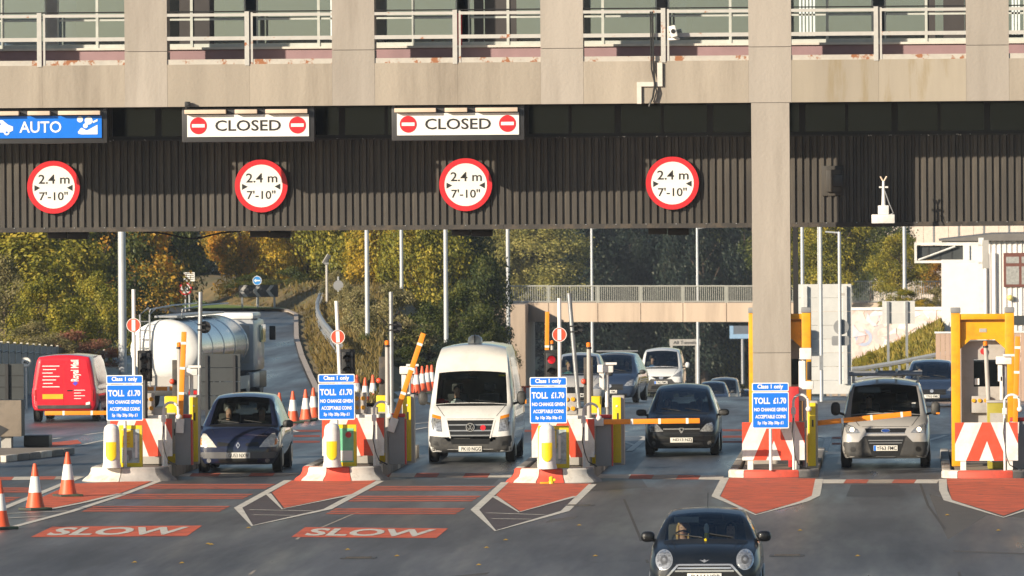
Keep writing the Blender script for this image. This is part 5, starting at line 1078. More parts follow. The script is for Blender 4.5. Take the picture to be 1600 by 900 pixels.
for i in range(7): box('wall_panel', i * 2.2, i * 2.2 + 2.17, 0, 6, 0, hh, mat('far_pale_wall', (.74, .62, .52), .8), t)
for i in range(7): box('window_strip', i * 2.2 + .8, i * 2.2 + .95, -.05, -.001, hh - 6, hh - 1, GREYC, t)

# =================================================================== vehicles
def paint(name, col, rough=.42, metal=.0, coat=1.0, dirt=(.2, .18, .15), damt=.03): return mat(name, col, rough, metal, var=.05, scale=2, spec=.3, coat=coat, dirt=dirt, dscale=2.5, damt=damt)
NAVY = paint('paint_navy', (.012, .018, .048)); WVAN = paint('paint_white_van', (.74, .73, .70), damt=.12); BLKP = paint('paint_black', (.005, .005, .006), coat=.55); SILV = paint('paint_silver', (.50, .48, .45), .32, .25); MINIP = paint('paint_deep_teal_black', (.006, .009, .014), coat=.6); WNV = paint('paint_white', (.68, .68, .66)); GREYP = paint('paint_grey', (.12, .13, .15)); DBLU = paint('paint_dark_blue', (.02, .035, .07)); POSTR = paint('paint_post_red', (.66, .012, .028)); CREAM = paint('paint_cream', (.5, .48, .40))
PLAS = mat('bumper_plastic', (.045, .044, .043), .6, var=.15, dirt=(.12, .11, .09), dscale=3, damt=.4); CHRM = mat('chrome', (.78, .77, .75), .22, metal=.75, var=.03); LAMPB = mat('headlamp_pale', (.72, .68, .60), .15, metal=.1, var=.3, scale=14, coat=1); GRIL = mat('grille_black', (.012, .012, .012), .4); INTR = mat('car_interior', (.075, .073, .07), .8, var=.2)
LAMP = mat('headlamp', (.46, .47, .48), .14, metal=.55, var=.7, scale=22, coat=1); LAMPD = mat('headlamp_dark', (.20, .20, .20), .15, metal=.5, var=.4, scale=14, coat=1); LAMPL = mat('headlamp_lit', (.7, .66, .6), .2, emit=(1, .85, .6), estr=2.0); IND = mat('indicator_amber', (.75, .25, .02), .25); TAIL = mat('tail_lamp', (.5, .02, .02), .25, coat=1)
PLW = mat('plate_white', (.72, .70, .64), .4); PLY = mat('plate_yellow', (.80, .42, .02), .4); RIM = mat('wheel_rim', (.40, .40, .40), .35, metal=.7)
SCREEN = glassmat('windscreen_glass', (.82, .88, .84), .13, .02); SIDEG = glassmat('side_glass', (.62, .67, .65), .16, .02)
def pchip(xs, ys):
    n = len(xs); h = [xs[i + 1] - xs[i] for i in range(n - 1)]; d = [(ys[i + 1] - ys[i]) / h[i] for i in range(n - 1)]
    m = [d[0]] + [0 if d[i - 1] * d[i] <= 0 else 2 * d[i - 1] * d[i] / (d[i - 1] + d[i]) for i in range(1, n - 1)] + [d[-1]]
    def ev(x):
        i = 0
        while i < n - 2 and x > xs[i + 1]: i += 1
        t = (x - xs[i]) / h[i]; t2 = t * t; t3 = t2 * t
        return (2 * t3 - 3 * t2 + 1) * ys[i] + (t3 - 2 * t2 + t) * h[i] * m[i] + (-2 * t3 + 3 * t2) * ys[i + 1] + (t3 - t2) * h[i] * m[i + 1]
    return ev
NR = 18
def halfring(p):
    y, zb, wb, zm, wm, zs, ws, zt, wt, zc = p
    o = [(0, zb), (wb * .8, zb), (wb - .02, zb + .015), (wb, zb + .05), ((wb + wm) / 2 + .015, (zb + zm) / 2), (wm, zm), (wm * .6 + ws * .4 + .012, zm * .5 + zs * .5), (ws + .004, zs - .03), (ws - .01, zs)]
    for t in (.10, .38, .68, .90): o.append((lerp(ws - .015, wt + .03, t) + .018 * math.sin(math.pi * t), lerp(zs, zt - .012, t)))
    o.append((wt, zt - .002))
    for q in (wt - .055, wt * .66, wt * .33, 0): o.append((q, zt + (zc - zt) * (1 - (q / wt) ** 2) if wt else zc))
    return o                                        # 18 points
def vehicle(name, label, cat, loc, st, wsr, sws, rwr, pm, wheels, mirrors, feats, rz=0, group=None, scale=(1, 1, 1), seats=True, dense=4, plate=None, screen=None, mirror_mat=None):
    T = thing(name, loc, label, cat, group, rz)
    st = [tuple(v * (scale[1] if i == 0 else scale[2] if i in (1, 3, 5, 7, 9) else scale[0]) for i, v in enumerate(s_)) for s_ in st]
    ys = [s_[0] for s_ in st]; ev = [pchip(ys, [s_[i] for s_ in st]) for i in range(1, 10)]
    dy = []; key = []
    for i in range(len(ys)):
        key.append(len(dy)); dy.append(ys[i])
        if i < len(ys) - 1: dy += [lerp(ys[i], ys[i + 1], q / dense) for q in range(1, dense)]
    V = []; IDX = []
    for y in dy:
        hr = halfring([y] + [e(y) for e in ev]); row = {}
        for j, (x, z) in enumerate(hr):
            row[(j, 1)] = len(V); V.append((x, y, z))
            if 0 < j < NR - 1: row[(j, -1)] = len(V); V.append((-x, y, z))
            else: row[(j, -1)] = row[(j, 1)]
        IDX.append(row)
    bk = {'body': [], 'windscreen': [], 'rear_window': []}
    for k_ in range(len(sws)): bk['side_window%d+' % k_] = []; bk['side_window%d-' % k_] = []
    for i in range(len(dy) - 1):
        for j in range(NR - 1):
            for sd_ in (1, -1):
                q = (IDX[i][(j, sd_)], IDX[i + 1][(j, sd_)], IDX[i + 1][(j + 1, sd_)], IDX[i][(j + 1, sd_)])
                q = tuple(dict.fromkeys(q)); q = q if sd_ == 1 else q[::-1]
                b = 'body'
                if wsr and key[wsr[0]] <= i < key[wsr[1]] and j >= 14: b = 'windscreen'
                elif rwr and key[rwr[0]] <= i < key[rwr[1]] and j >= 14: b = 'rear_window'
                elif 9 <= j <= 11:
                    for k_, (a, c, lo) in enumerate(sws):
                        if key[a] + lo <= i < key[c]: b = 'side_window%d%s' % (k_, '+' if sd_ > 0 else '-')
                bk[b].append(q)
    for i, flip in ((0, False), (len(dy) - 1, True)):
        for j in range(NR - 1):
            q = tuple(dict.fromkeys((IDX[i][(j, 1)], IDX[i][(j + 1, 1)], IDX[i][(j + 1, -1)], IDX[i][(j, -1)])))
            if len(q) > 2: bk['body'].append(q[::-1] if flip else q)
    for b, fs in bk.items():
        if not fs: continue
        m = pm if b == 'body' else (screen or SCREEN) if b == 'windscreen' else SIDEG
        used = sorted({v for q in fs for v in q}); mp = {v: i for i, v in enumerate(used)}
        me = bpy.data.meshes.new(b); me.from_pydata([V[v] for v in used], [], [tuple(mp[v] for v in q) for q in fs]); me.materials.append(m); me.shade_smooth(); me.set_sharp_from_angle(angle=R(42))
        link(b.split('window')[0] + 'window' if 'window' in b else b, me, T)
    bvh = BVHTree.FromPolygons([Vector(v) for v in V], [q for fs in bk.values() for q in fs])
    def hit(x, z, back=False):
        h = bvh.ray_cast(Vector((x, 30, z)), Vector((0, -1, 0))) if back else bvh.ray_cast(Vector((x, -5, z)), Vector((0, 1, 0)))
        return h[0].y if h[0] else None
    def patch(nm, poly, m, off=.006, par=T, back=False, cuts=3):
        bm = bmesh.new(); f_ = bm.faces.new([bm.verts.new((x, 0, z)) for x, z in poly]); bmesh.ops.triangulate(bm, faces=[f_])
        for ax in (0, 2):
            lo, hi = min(v.co[ax] for v in bm.verts), max(v.co[ax] for v in bm.verts); n_ = int((hi - lo) / .045)
            for q in range(1, n_ + 1): bmesh.ops.bisect_plane(bm, geom=bm.verts[:] + bm.edges[:] + bm.faces[:], plane_co=[(lo + (hi - lo) * q / (n_ + 1)) if i == ax else 0 for i in range(3)], plane_no=[1 if i == ax else 0 for i in range(3)])
        yl = None; miss = []
        for v in bm.verts:
            h = hit(v.co.x, v.co.z, back)
            if h is None: miss.append(v)
            else: v.co.y = h + (off if back else -off); yl = max(yl or -9, v.co.y) if not back else min(yl or 99, v.co.y)
        for v in miss: v.co.y = yl if yl is not None else 0
        ed = [e for e in bm.edges if e.is_boundary]; r_ = bmesh.ops.extrude_edge_only(bm, edges=ed)
        for v in [g for g in r_['geom'] if isinstance(g, bmesh.types.BMVert)]: v.co.y += -.03 if back else .03
        bm.verts.index_update(); mb = MB().add([v.co for v in bm.verts], [[v.index for v in q.verts] for q in bm.faces]); bm.free()
        return mb.build(nm, m, par, smooth=50)
    sx_, sz_ = scale[0], scale[2]
    for ft in feats:
        nm, poly, m, mirror = ft[:4]; off = ft[4] if len(ft) > 4 else .006
        poly = [(x * sx_, z * sz_) for x, z in poly]
        patch(nm, poly, m, off)
        if mirror: patch(nm, [(-x, z) for x, z in poly], m, off)
    if plate:
        s_, cz, wd, ht, eu = plate; cz *= sz_
        y = min([9 if hit(x, cz) is None else hit(x, cz) for x in (-wd / 2, 0, wd / 2)]) - .03
        pl = box('number_plate', -wd / 2, wd / 2, y, y + .03, cz - ht / 2, cz + ht / 2, PLW, T, .004); text('lettering', s_, .02, cz, wd * .84, ht * .68, y - .004, BLKT, pl, .01)
        if eu: box('blue_band', -wd / 2 + .004, -wd / 2 + .05, y - .004, y - .0005, cz - ht / 2 + .004, cz + ht / 2 - .004, BLUE, pl)
    yf, yr, rr, rw_, hx = wheels
    for yw in (yf, yr):
        for s_ in (-1, 1):
            wt_ = MB().lathe([(rr * .62, -rw_ / 2), (rr * .9, -rw_ / 2), (rr * .98, -rw_ * .38), (rr, -rw_ * .2), (rr, rw_ * .2), (rr * .98, rw_ * .38), (rr * .9, rw_ / 2), (rr * .62, rw_ / 2)], 26, (s_ * (hx - rw_ / 2), yw, rr), 'x').build('wheel', RUBBER, T, smooth=40)
            MB().lathe([(rr * .63, 0), (rr * .58, .012 * s_), (rr * .2, -.01 * s_), (0, -.01 * s_)], 20, (s_ * (hx + .002), yw, rr), 'x').build('rim', RIM, wt_, smooth=30)
            MB().lathe([(rr * 1.13, -.01), (rr * 1.13, .002)], 28, (s_ * (hx - .012), yw, rr * 1.05), 'x').build('wheel_arch', GRIL, T)
    if mirrors:
        mx_, my, mz, mw, mh = mirrors
        for s_ in (-1, 1):
            mm = MB().ball((s_ * mx_, my, mz), mw / 2, .09, mh / 2, 14, 10, .75).build('mirror', mirror_mat or PLAS, T, smooth=60)
            tube('mirror_arm', [(s_ * (mx_ - mw * .3), my, mz - mh * .3), (s_ * (mx_ - mw * .5 - .10), my + .06, mz - mh * .45)], .03, PLAS, mm, 6)
    if seats:
        kc = st[wsr[0]]; kh = st[wsr[1]]; w_ = kh[8]; yc, zc_ = kc[0], kc[7]
        box('dashboard', -kc[8] * .92, kc[8] * .92, yc + .06, yc + .55, zc_ - .35, zc_ - .07, INTR, T, .05); box('cabin_floor', -kc[8], kc[8], yc + .2, st[-2][0] - .1, zc_ - .62, zc_ - .58, INTR, T)
        for s_ in (-1, 1):
            ys_ = kh[0] + .42; se = box('seat', s_ * .37 - .24, s_ * .37 + .24, ys_, ys_ + .16, zc_ - .56, zc_ + .22, INTR, T, .06); box('headrest', s_ * .37 - .13, s_ * .37 + .13, ys_ + .02, ys_ + .12, zc_ + .26, zc_ + .45, INTR, se, .04)
        ring('steering_wheel', -.37, zc_ - .04, .18, .155, yc + .60, yc + .62, GRIL, T, 20)
        mi = box('rear_view_mirror', -.11, .11, lerp(yc, kh[0], .93), lerp(yc, kh[0], .93) + .03, kh[7] - .14, kh[7] - .07, GRIL, T, .02)
        cwl = patch('wiper_cowl', [(-kc[8] * .93, zc_ - .035), (kc[8] * .93, zc_ - .035), (kc[8] * .93, zc_ - .005), (kc[8] * .55, zc_ + .018), (0, zc_ + .024), (-kc[8] * .55, zc_ + .018), (-kc[8] * .93, zc_ - .005)], GRIL, .004)
        for s_ in (-1, 1):
            zt_, zb_ = zc_ - .03, min(.98 * zc_ - .16, st[2][7] + .05); pts = []
            for q in range(9):
                t_ = q / 8; x_ = s_ * lerp(st[2][8] * .78, kc[8] * .90, t_); z_ = lerp(zb_, zt_, t_); h_ = hit(x_, z_)
                if h_ is not None: pts.append((x_, h_ - .001, z_))
            if len(pts) > 2: tube('bonnet_seam', pts, .006, GRIL, T, 5)
        for xa, xb in ((-.05, -kc[8] * .72), (kc[8] * .62, .06)):
            pts = []
            for q in range(6):
                t_ = q / 5; x_ = lerp(xa, xb, t_); z_ = lerp(zc_ + .045, zc_ + .10, t_); h_ = hit(x_, z_)
                if h_ is not None: pts.append((x_, h_ - .018, z_))
            if len(pts) > 2: tube('wiper', pts, .009, GRIL, T, 5)
    T['yc'] = st[wsr[0]][0] if wsr else 0
    return T, st, patch, hit
SKIN = mat('skin', (.52, .30, .21), .55, var=.06)
def person(veh, st, wsr, side, shirt, hair, label, longhair=False, dz=0.0, lean=0):
    T, kc, kh = veh, st[wsr[0]], st[wsr[1]]
    M_ = Matrix.Rotation(T.rotation_euler.z, 4, 'Z'); p = Vector(T.location) + M_ @ Vector((side * .37, kh[0] + .30, kc[7] - .47 + dz))
    t = thing('person', p, label, 'person', None, T.rotation_euler.z + lean)
    o = link('body', PERSON, t)
    for i, m in enumerate((shirt, SKIN)): o.material_slots[i].link = 'OBJECT'; o.material_slots[i].material = m
    v = []; f = []; n, mm = 14, 7
    hb = MB().ball((0, .018, .765), .094, .112, .10, 14, 10)
    keep = [q for q in hb.f if sum(hb.v[i][1] * 1.0 + (hb.v[i][2] - .765) * .9 for i in q) / len(q) > -.035]; hb.f = keep
    if longhair:
        for s_ in (-1, 1): hb.ball((s_ * .085, .0, .62), .035, .06, .17, 8, 6)
    hb.build('hair', hair, t, smooth=70)
    for s_ in (-1, 1): MB().ball((s_ * .03, -.093, .735), .010, .008, .008, 8, 5).build('eye', BLKT, t)
    MB().ball((0, -.088, .645), .026, .012, .008, 8, 5).build('mouth', mat('lips', (.42, .16, .13), .5), t)
    return t
HBR = mat('hair_brown', (.05, .03, .018), .6); HBL = mat('hair_blonde', (.45, .28, .10), .55); HGR = mat('hair_grey', (.35, .33, .31), .6); HBK = mat('hair_black', (.015, .012, .012), .5)
def cloth(n, c): return mat('cloth_' + n, c, .9, var=.15, scale=8, bump=.2)

ESP = [(0, .27, .50, .40, .56, .52, .54, .56, .44, .57), (.05, .22, .68, .42, .76, .62, .73, .67, .60, .69), (.16, .19, .76, .48, .86, .73, .82, .79, .68, .82), (.45, .18, .80, .55, .92, .86, .87, .93, .73, .97), (.92, .18, .82, .60, .93, .97, .90, 1.05, .74, 1.08), (1.42, .18, .82, .60, .93, 1.02, .90, 1.37, .68, 1.41), (1.92, .18, .82, .60, .93, 1.04, .90, 1.60, .62, 1.65),
       (2.5, .18, .82, .60, .93, 1.05, .90, 1.66, .61, 1.72), (3.3, .18, .82, .60, .93, 1.05, .90, 1.66, .61, 1.72), (4.05, .18, .82, .60, .92, 1.05, .89, 1.60, .58, 1.66), (4.50, .22, .80, .60, .91, 1.02, .86, 1.15, .66, 1.18), (4.64, .28, .74, .60, .86, .90, .80, .95, .66, .97)]
ESPG = ((4, 6), [(5, 7, 1), (7, 8, 1), (8, 9, 1)], (9, 10))
p = G(372, 739.5)
v1, st1, pa1, h1 = vehicle('people_carrier', 'dark navy people carrier leaving the lane between the first two islands', 'car', p, ESP, *ESPG, NAVY, (.85, 3.65, .335, .215, .925), (1.03, 1.18, 1.06, .24, .17), [
    ('bumper_strip', [(-.84, .33), (.84, .33), (.86, .40), (.82, .47), (-.82, .47), (-.86, .40)], mat('bumper_strip_grey', (.11, .11, .115), .5), False), ('lower_intake', [(-.42, .235), (.42, .235), (.44, .32), (-.44, .32)], GRIL, False, .010),
    ('grille', [(.17, .60), (.47, .60), (.45, .70), (.17, .66)], GRIL, True), ('headlamp', [(.47, .575), (.84, .585), (.89, .70), (.80, .88), (.73, .87), (.58, .72)], LAMPB, True), ('indicator', [(.80, .62), (.86, .64), (.87, .72), (.83, .78)], IND, True, .010), ('fog_lamp', circ(.65, .28, .05, 12), LAMP, True, .010),
    ('badge', [(0, .545), (.05, .62), (0, .695), (-.05, .62)], CHRM, False, .016), ('badge_centre', [(0, .585), (.022, .62), (0, .655), (-.022, .62)], NAVY, False, .022), ('bonnet_line', [(-.46, .735), (.46, .735), (.46, .742), (-.46, .742)], GRIL, False, .004)], plate=('GU53 NXW', .395, .54, .125, False))
person(v1, st1, (4, 6), -1, cloth('charcoal', (.03, .03, .035)), HGR, 'driver in dark clothes in the navy people carrier', dz=-.02); person(v1, st1, (4, 6), 1, cloth('olive', (.09, .09, .05)), HGR, 'passenger in olive top in the navy people carrier', dz=-.04)

CRA = [(0, .32, .62, .45, .68, .60, .66, .66, .56, .67), (.05, .26, .80, .45, .86, .72, .82, .80, .70, .82), (.16, .24, .88, .50, .95, .92, .88, 1.02, .76, 1.05), (.40, .24, .92, .60, .985, 1.10, .93, 1.20, .82, 1.24), (.68, .24, .94, .65, .99, 1.22, .96, 1.33, .87, 1.37), (.95, .24, .94, .65, .99, 1.28, .965, 1.68, .85, 1.73), (1.22, .24, .94, .65, .99, 1.30, .97, 2.03, .82, 2.08), (1.50, .24, .94, .65, .99, 1.30, .97, 2.42, .78, 2.50), (1.95, .24, .94, .65, .99, 1.30, .97, 2.58, .74, 2.67), (2.6, .24, .94, .65, .99, 1.30, .97, 2.60, .73, 2.70), (5.6, .24, .94, .65, .99, 1.30, .97, 2.58, .73, 2.68), (5.88, .26, .92, .65, .97, 1.25, .95, 2.5, .70, 2.56)]
p = G(735, 724)
v2, st2, pa2, h2 = vehicle('high_roof_van', 'white high-roof van with dark bumper stopped between the second and third islands', 'van', p, CRA, (4, 6), [(5, 8, 1)], None, WVAN, (1.0, 4.65, .345, .22, .985), (1.13, 1.02, 1.46, .22, .32), [
    ('bumper', [(-.90, .26), (.90, .26), (.955, .45), (.93, .63), (.62, .60), (.50, .50), (-.50, .50), (-.62, .60), (-.93, .63), (-.955, .45)], PLAS, False), ('lower_intake', [(-.42, .44), (.42, .44), (.46, .56), (-.46, .56)], GRIL, False, .012),
    ('grille', [(-.44, .575), (.44, .575), (.54, .98), (-.54, .98)], GRIL, False), ('headlamp', [(.64, .72), (.85, .74), (.90, .95), (.88, 1.12), (.68, 1.06)], LAMP, True), ('lamp_surround', [(.68, 1.0), (.88, 1.05), (.88, 1.12), (.68, 1.07)], IND, True, .010),
    ('grille_bar', [(-.50, .86), (.50, .86), (.51, .89), (-.51, .89)], GREYM, False, .014), ('grille_bar', [(-.47, .73), (.47, .73), (.48, .76), (-.48, .76)], GREYM, False, .014), ('grille_bar', [(-.44, .62), (.44, .62), (.45, .65), (-.45, .65)], GREYM, False, .014), ('grille_edge', [(.44, .575), (.47, .575), (.57, .98), (.53, .98)], WVAN, True, .012),
    ('red_roundel', circ(.29, .81, .062, 18), RED, False, .02), ('fog_lamp', [(.72, .40), (.84, .42), (.85, .52), (.74, .5)], GRIL, True, .012), ('bonnet_line', [(-.55, 1.005), (.55, 1.005), (.55, 1.013), (-.55, 1.013)], GRIL, False, .004)], plate=('PK10 NGG', .33, .53, .125, False))
yb = h2(0, .82) - .03; em = prism('badge', circ(0, .82, .098, 24), yb - .012, yb + .02, GRIL, v2); ring('badge_ring', 0, .82, .10, .084, yb - .02, yb, CHRM, em, 24); text('badge_letter', 'V', 0, .857, .09, .065, yb - .018, CHRM, em, 0); text('badge_letter', 'W', 0, .785, .13, .07, yb - .018, CHRM, em, 0)
MB().lathe([(.17, 0), (.17, .06), (.15, .13), (.08, .18), (0, .19)], 20, (0, 2.5, 2.69)).build('roof_vent', WVAN, v2, smooth=50); box('vent_fin', -.012, .012, 2.30, 2.36, 2.70, 2.9, DARKM, v2)
MB().ball((.03, 1.62, 2.48), .035, .03, .05).build('roof_marker', GRIL, v2); box('screen_label', .60, .76, 1.19, 1.195, 1.95, 1.995, YEL, v2); box('sun_visor', -.72, -.1, 1.28, 1.31, 1.88, 2.02, INTR, v2); pa2('mirror_lamp', circ(.999, .9, .001, 3), IND) if False else None
person(v2, st2, (4, 6), -1, cloth('pale_shirt', (.62, .66, .66)), HBR, 'driver in pale shirt in the white high-roof van', dz=.02); 
t = thing('red_bundle', Vector(v2.location) + Vector((-.72, 1.0, 1.36)), 'small red bundle on the dashboard of the white high-roof van', 'bundle'); MB().ball((0, 0, .03), .13, .1, .07).build('cloth', RED, t, smooth=60); MB().ball((.14, .02, .0), .07, .06, .05).build('fold', RED, t, smooth=60)
for s_ in (1,): box('indicator', 1.21, 1.245, .96, 1.06, 1.33, 1.42, IND, v2)

p = G(1065, 713)
v3, st3, pa3, h3 = vehicle('people_carrier', 'black people carrier behind the lowered orange arm', 'car', p, ESP, *ESPG, BLKP, (.85, 3.55, .315, .205, .855), (.965, 1.12, .99, .25, .16), [
    ('bumper_line', [(-.80, .50), (.80, .50), (.80, .512), (-.80, .512)], GRIL, False), ('lower_intake', [(-.56, .24), (.56, .24), (.52, .34), (-.52, .34)], GRIL, False, .01), ('grille', [(-.45, .53), (.45, .53), (.47, .66), (-.47, .66)], GRIL, False), ('chrome_bar', [(-.46, .655), (.46, .655), (.46, .685), (-.46, .685)], CHRM, False, .014),
    ('badge', [(-.07, .68), (-.04, .70), (.04, .70), (.07, .68), (.02, .57), (-.02, .57)], CHRM, False, .02), ('badge_disc', circ(0, .655, .03, 14), GRIL, False, .026), ('headlamp', [(.45, .61), (.78, .60), (.83, .70), (.76, .83), (.62, .79), (.52, .69)], LAMP, True), ('fog_lamp', circ(.70, .32, .055, 12), LAMPD, True, .01), ('bonnet_line', [(-.50, .745), (.50, .745), (.50, .753), (-.50, .753)], GRIL, False, .004)],
    scale=(.925, .97, .945), plate=('ND13 NZJ', .40, .52, .115, False), screen=SIDEG)
person(v3, st3, (4, 6), -1, cloth('black', (.02, .02, .022)), HBR, 'driver in the black people carrier', dz=-.06); person(v3, st3, (4, 6), 1, cloth('maroon', (.10, .03, .03)), HGR, 'passenger in maroon top in the black people carrier', dz=-.08)

CUS = [(0, .30, .60, .42, .66, .58, .64, .64, .54, .66), (.05, .25, .80, .44, .85, .70, .80, .76, .68, .79), (.15, .23, .88, .5, .94, .84, .88, .90, .74, .94), (.40, .23, .92, .6, .975, .98, .93, 1.05, .78, 1.10), (.75, .23, .93, .65, .98, 1.08, .95, 1.18, .82, 1.23), (1.2, .23, .93, .65, .98, 1.12, .95, 1.52, .79, 1.57), (1.6, .23, .93, .65, .98, 1.14, .95, 1.78, .74, 1.84), (2.2, .23, .93, .65, .98, 1.15, .95, 1.85, .73, 1.94), (3.4, .23, .93, .65, .98, 1.15, .95, 1.85, .73, 1.94), (4.7, .23, .93, .65, .98, 1.15, .95, 1.83, .73, 1.92), (4.95, .25, .9, .65, .95, 1.1, .93, 1.7, .68, 1.76)]
CUSF = [('bumper', [(-.88, .26), (.88, .26), (.95, .45), (.93, .60), (.60, .60), (.46, .74), (-.46, .74), (-.60, .60), (-.93, .60), (-.95, .45)], PLAS, False), ('lower_grille', [(-.30, .30), (.30, .30), (.44, .72), (-.44, .72)], GRIL, False, .012), ('grille', [(-.42, .80), (.42, .80), (.46, .90), (-.46, .90)], GRIL, False), ('chrome_bar', [(-.42, .785), (.42, .785), (.42, .803), (-.42, .803)], CHRM, False, .012),
        ('grille_bar', [(-.38, .63), (.38, .63), (.38, .645), (-.38, .645)], GREYM, False, .018), ('grille_bar', [(-.36, .57), (.36, .57), (.36, .585), (-.36, .585)], GREYM, False, .018), ('fog_lamp', circ(.72, .44, .06, 14), GRIL, True, .012), ('skid_bar', [(-.22, .26), (.22, .26), (.22, .285), (-.22, .285)], GREYM, False, .014)]
p = G(1384, 733)
v4, st4, pa4, h4 = vehicle('silver_van', 'silver van with roof rack stopped right of the concrete column', 'van', p, CUS, (4, 6), [(5, 7, 1), (7, 8, 1)], None, SILV, (.95, 3.88, .335, .22, .985), (1.11, 1.10, 1.31, .21, .30), CUSF + [('headlamp', [(.55, .80), (.86, .79), (.91, .92), (.88, 1.0), (.74, .96), (.62, .88)], LAMP, True), ('lit_bulb', circ(.74, .875, .05, 14), LAMPL, True, .012), ('badge', circ(0, .85, .10, 22, .042), CHRM, False, .016), ('badge_field', circ(0, .85, .088, 22, .033), mat('badge_blue', (.02, .06, .25), .3), False, .022), ('bonnet_line', [(-.52, .93), (.52, .93), (.52, .938), (-.52, .938)], GRIL, False, .004)], plate=('YF63 FMC', .465, .53, .12, True))
for q_, y in enumerate((1.9, 3.0, 4.2)): 
    b_ = tube('roof_bar', [(-.82, y, 2.05), (.82, y, 2.05)], .035, GREYM, v4, 8)
    for s_ in (-1, 1): tube('bar_foot', [(s_ * .72, y, 1.86), (s_ * .72, y, 2.05)], .025, GREYM, b_, 6)
for x in (-.2, .25): tube('roof_rail', [(x, 1.85, 2.10), (x, 4.3, 2.10)], .03, GREYM, v4, 6)
box('sun_visor', -.62, -.12, 1.56, 1.58, 1.66, 1.78, SILL, v4); box('screen_label', .58, .67, 1.05, 1.055, 1.33, 1.44, PLW, v4); box('indicator', 1.12, 1.2, 1.0, 1.06, 1.18, 1.22, IND, v4)
person(v4, st4, (4, 6), -1, cloth('black', (.02, .02, .022)), HBK, 'driver in dark top in the silver van', dz=.02)

MIN = [(0, .24, .52, .38, .58, .50, .56, .55, .46, .565), (.05, .20, .66, .40, .72, .58, .69, .63, .56, .66), (.16, .18, .74, .46, .80, .68, .75, .74, .60, .78), (.45, .17, .78, .52, .86, .80, .80, .85, .62, .89), (.95, .17, .79, .55, .865, .88, .83, .945, .69, .975), (1.25, .17, .79, .55, .865, .90, .82, 1.16, .65, 1.20), (1.55, .17, .79, .55, .865, .91, .82, 1.31, .58, 1.36), (2.1, .17, .79, .55, .865, .91, .82, 1.37, .56, 1.415), (2.8, .17, .79, .55, .865, .91, .82, 1.36, .55, 1.40), (3.3, .17, .79, .55, .86, .91, .80, 1.26, .53, 1.3), (3.6, .2, .76, .55, .83, .88, .76, 1.0, .55, 1.03), (3.8, .3, .66, .5, .74, .7, .7, .75, .6, .76)]
p = G(1101, 944)
v5, st5, pa5, h5 = vehicle('hatchback', 'small black hatchback with round headlamps driving away at the bottom edge', 'car', p, MIN, (4, 6), [(5, 7, 1), (7, 9, 1)], (9, 10), MINIP, (.75, 3.25, .30, .20, .855), (.905, 1.12, 1.0, .22, .17), [
    ('grille', [(-.58, .34), (.58, .34), (.60, .42), (.44, .60), (-.44, .60), (-.60, .42)], GRIL, False), ('grille_frame', [(-.42, .595), (.42, .595), (.40, .62), (-.40, .62)], CHRM, False, .02), ('grille_frame', [(.42, .62), (.40, .595), (.56, .42), (.60, .42)], CHRM, True, .02), ('grille_bar', [(-.42, .545), (.42, .545), (.41, .57), (-.41, .57)], CHRM, False, .016), ('grille_bar', [(-.46, .50), (.46, .50), (.45, .525), (-.45, .525)], CHRM, False, .016),
    ('lamp_ring', circ(.625, .68, .135, 24, .155), CHRM, True, .008), ('headlamp', circ(.625, .68, .115, 24, .135), LAMP, True, .014), ('lamp_centre', circ(.625, .685, .06, 18, .07), LAMPD, True, .020), ('lamp_bulb', circ(.625, .69, .028, 12), LAMP, True, .026),
    ('badge', [(-.08, .685), (-.03, .655), (.03, .655), (.08, .685), (.03, .672), (-.03, .672)], CHRM, False, .01), ('badge_disc', circ(0, .665, .022, 14), CHRM, False, .014), ('lower_intake', [(-.5, .22), (.5, .22), (.54, .31), (-.54, .31)], GRIL, False)], plate=('DA14 UOR', .42, .53, .115, False), mirror_mat=BLKP, dense=5)
for s_ in (-1, 1): tube('bonnet_seam', [(s_ * .45, .3, .86), (s_ * .52, .9, .965)], .004, GRIL, v5, 5)
tube('aerial', [(0, 2.3, 1.41), (0, 2.6, 1.62)], .006, BLACK, v5, 5); box('sun_visor', -.50, -.12, 1.50, 1.52, 1.20, 1.29, SILL, v5, .015); tube('washer_jet', [(0, .8, .955), (0, .86, .965)], .02, YEL, v5, 6)
t = thing('air_freshener', Vector(v5.location) + Vector((0, 1.5, 1.0)), 'white and yellow ornament hanging inside the black hatchback', 'ornament'); MB().ball((0, 0, .1), .04, .03, .09).build('white_top', WHITES, t, smooth=60); MB().ball((0, 0, .0), .036, .028, .06).build('yellow_end', YEL, t, smooth=60); tube('string', [(0, 0, .18), (0, 0, .26)], .004, BLACK, t, 5)
person(v5, st5, (4, 6), -1, cloth('black', (.02, .02, .022)), HBL, 'driver with long fair hair in the black hatchback', True, dz=-.10); person(v5, st5, (4, 6), 1, cloth('dark_brown', (.06, .04, .03)), HBK, 'dark haired passenger in the black hatchback', dz=-.14)

p = G(1033, 621)
v6, st6, pa6, h6 = vehicle('small_van', 'small white van with dark bumper on the road under the bridge', 'van', p, CUS, (4, 6), [(5, 7, 1)], None, WNV, (.85, 3.55, .315, .2, .845), (.99, .95, 1.22, .17, .22), [CUSF[0], ('grille', [(-.46, .84), (.46, .84), (.24, .74), (-.24, .74)], GRIL, False), ('badge', circ(0, .79, .10, 16, .06), CHRM, False, .014), ('headlamp', [(.50, .84), (.84, .82), (.90, .95), (.88, 1.06), (.72, .98)], LAMP, True), ('lower_grille', [(-.46, .34), (.46, .34), (.42, .48), (-.42, .48)], GRIL, False, .012)], scale=(.86, .9, .96), plate=('YF63 FMC', .60, .5, .11, True), mirror_mat=WNV)
person(v6, st6, (4, 6), -1, cloth('bright_blue', (.02, .20, .50)), HBR, 'driver in bright blue top in the small white van', dz=0)
